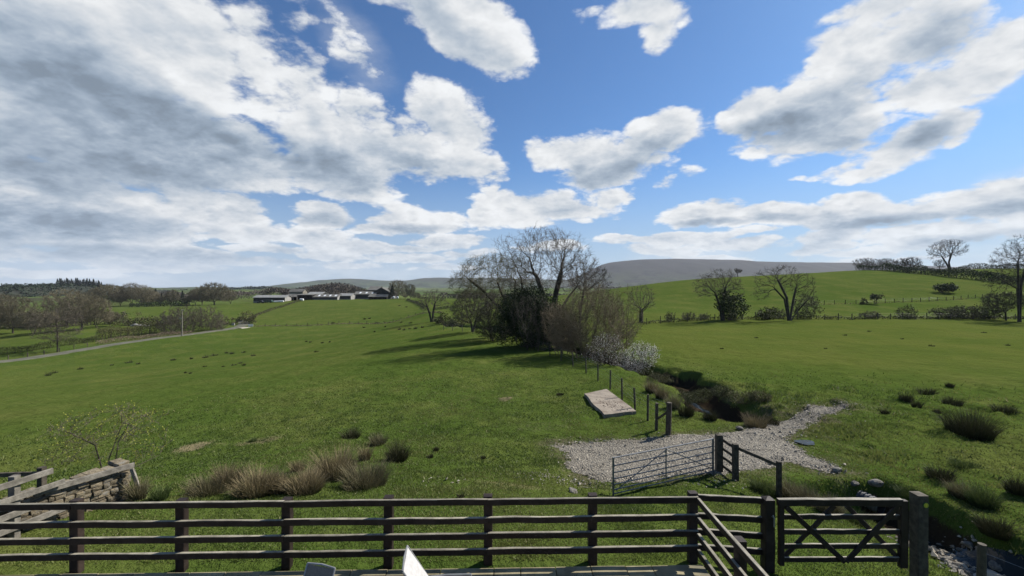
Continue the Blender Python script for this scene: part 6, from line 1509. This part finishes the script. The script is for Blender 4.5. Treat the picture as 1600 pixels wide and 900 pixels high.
M['veh_green'] = plain("dull_green_paint", (0.02, 0.045, 0.035), (0.03, 0.06, 0.045), .5, 0.4); M['veh_dark'] = plain("dark_blue_paint", (0.015, 0.018, 0.025), (0.02, 0.025, 0.035), .5, 0.4)
vehicle("dark pick up parked on the grass in front of the long low shed", 407.5, 474, 290, 4.8, 1.9, (-.6, 1.0), 'veh_dark', "pickup_truck", "pickup")
vehicle("dark green covered trailer parked right of the pick up by the long low shed", 420, 473, 290, 5.2, 1.9, (-2.2, 2.2), 'veh_green', "farm_trailer", "trailer")
# pole, sign and stonework on the lane
p = at(284.5, 134.5); root = empty("utility_pole", p, "pale wooden utility pole beside the left lane", "pole")
V, Q = pipe([(0, 0, -.3), (0, 0, 4.2), (.04, 0, 8.5)], [.17, .15, .12], 10); MB().add(V, Q).build('shaft', M['pole'] if 'pole' in M else M['grey_timber'], root)
part('cross_arm', beam((-.15, -.18, 8.2), (.85, -.18, 8.3), .12, .12), M['grey_timber'], root)
for x in (-.05, .35, .75): V, Q = pipe([(x, -.18, 8.28), (x, -.18, 8.55)], [.06, .05], 8); MB().add(V, Q).build('insulator', M['wall_pale'], root)
part('box', boxv(-.75, -.17, -.2, .1, 5.6, 5.9), M['wall_pale'], root)
p = at(391.5, 163); root = empty("sign_board", p, "blank white board on two posts at the end of the farm track", "sign")
for x in (-.8, .8): part('post', beam((x, .09, -.2), (x, .09, 1.2), .09, .09, up=(0, 1, 0)), M['grey_timber'], root)
part('board', boxv(-1.0, 1.0, 0, .04, .35, 1.25), M['bale_white'], root)
for px0, px1, Y, lab in ((369, 379, 186, "pale stone parapet across the end of the lane"), (362, 366, 172, "low pale stone parapet left of the lane bend")):
    a, b = at(px0, Y), at(px1, Y); root = empty("stone_parapet", a, lab, "wall"); W = b[0] - a[0]
    part('wall', boxv(0, W, 0, .4, -.5, .85), M['wall_pale'], root); part('coping', boxv(-.05, W + .05, -.05, .45, .853, .98), M['wall_pale'], root)
rng = np.random.default_rng(71)
for i, (px, py, w) in enumerate([(212, 514, 2.6), (219, 513, 1.8), (206, 515, 1.4), (226, 508, 1.5), (232, 512, 1.0)]):
    p = at(px, 165); V, Q = boulder(rng, w, w * .8, w * .7); o = MB().add(V, [Q]).build('boulder', M['wall_pale']); o.location = p + (0, 0, .2); o.rotation_euler = (0, 0, i); tag(o, "pale rock outcrop in the rough ground of the left valley", "rock", "pale rocks in the left valley")
leaf_bush("rough_scrub", "dark scrub around the pale rocks of the left valley", at(240, 172), sc(172), [(0, 5, 34, 8), (-24, 4, 20, 6), (20, 6, 20, 7)], 1800, 72, .3, 'scrub', cat="scrub")
leaf_bush("rough_scrub", "thin pale scrub left of the rocks in the left valley", at(205, 168), sc(168), [(0, 8, 26, 14), (-14, 6, 16, 10)], 1100, 73, .22, 'gorse', cat="scrub")

# ------------------------------------------------------------------ the air: one closed box of even haze
m = bpy.data.materials.new("haze_air"); m.use_nodes = True; T = NT(m.node_tree); T.n.clear()
out = T.new('ShaderNodeOutputMaterial'); pvn = T.new('ShaderNodeVolumePrincipled')
pvn.inputs['Color'].default_value = (0.86, 0.92, 1.0, 1); pvn.inputs['Density'].default_value = HAZE; pvn.inputs['Anisotropy'].default_value = 0.1
T.l.new(pvn.outputs[0], out.inputs['Volume'])
V, Q = boxv(-8000, 8000, -7000, 7600, -60, 420)
o = MB().add(V, Q).build("haze", m); tag(o, kind='stuff')
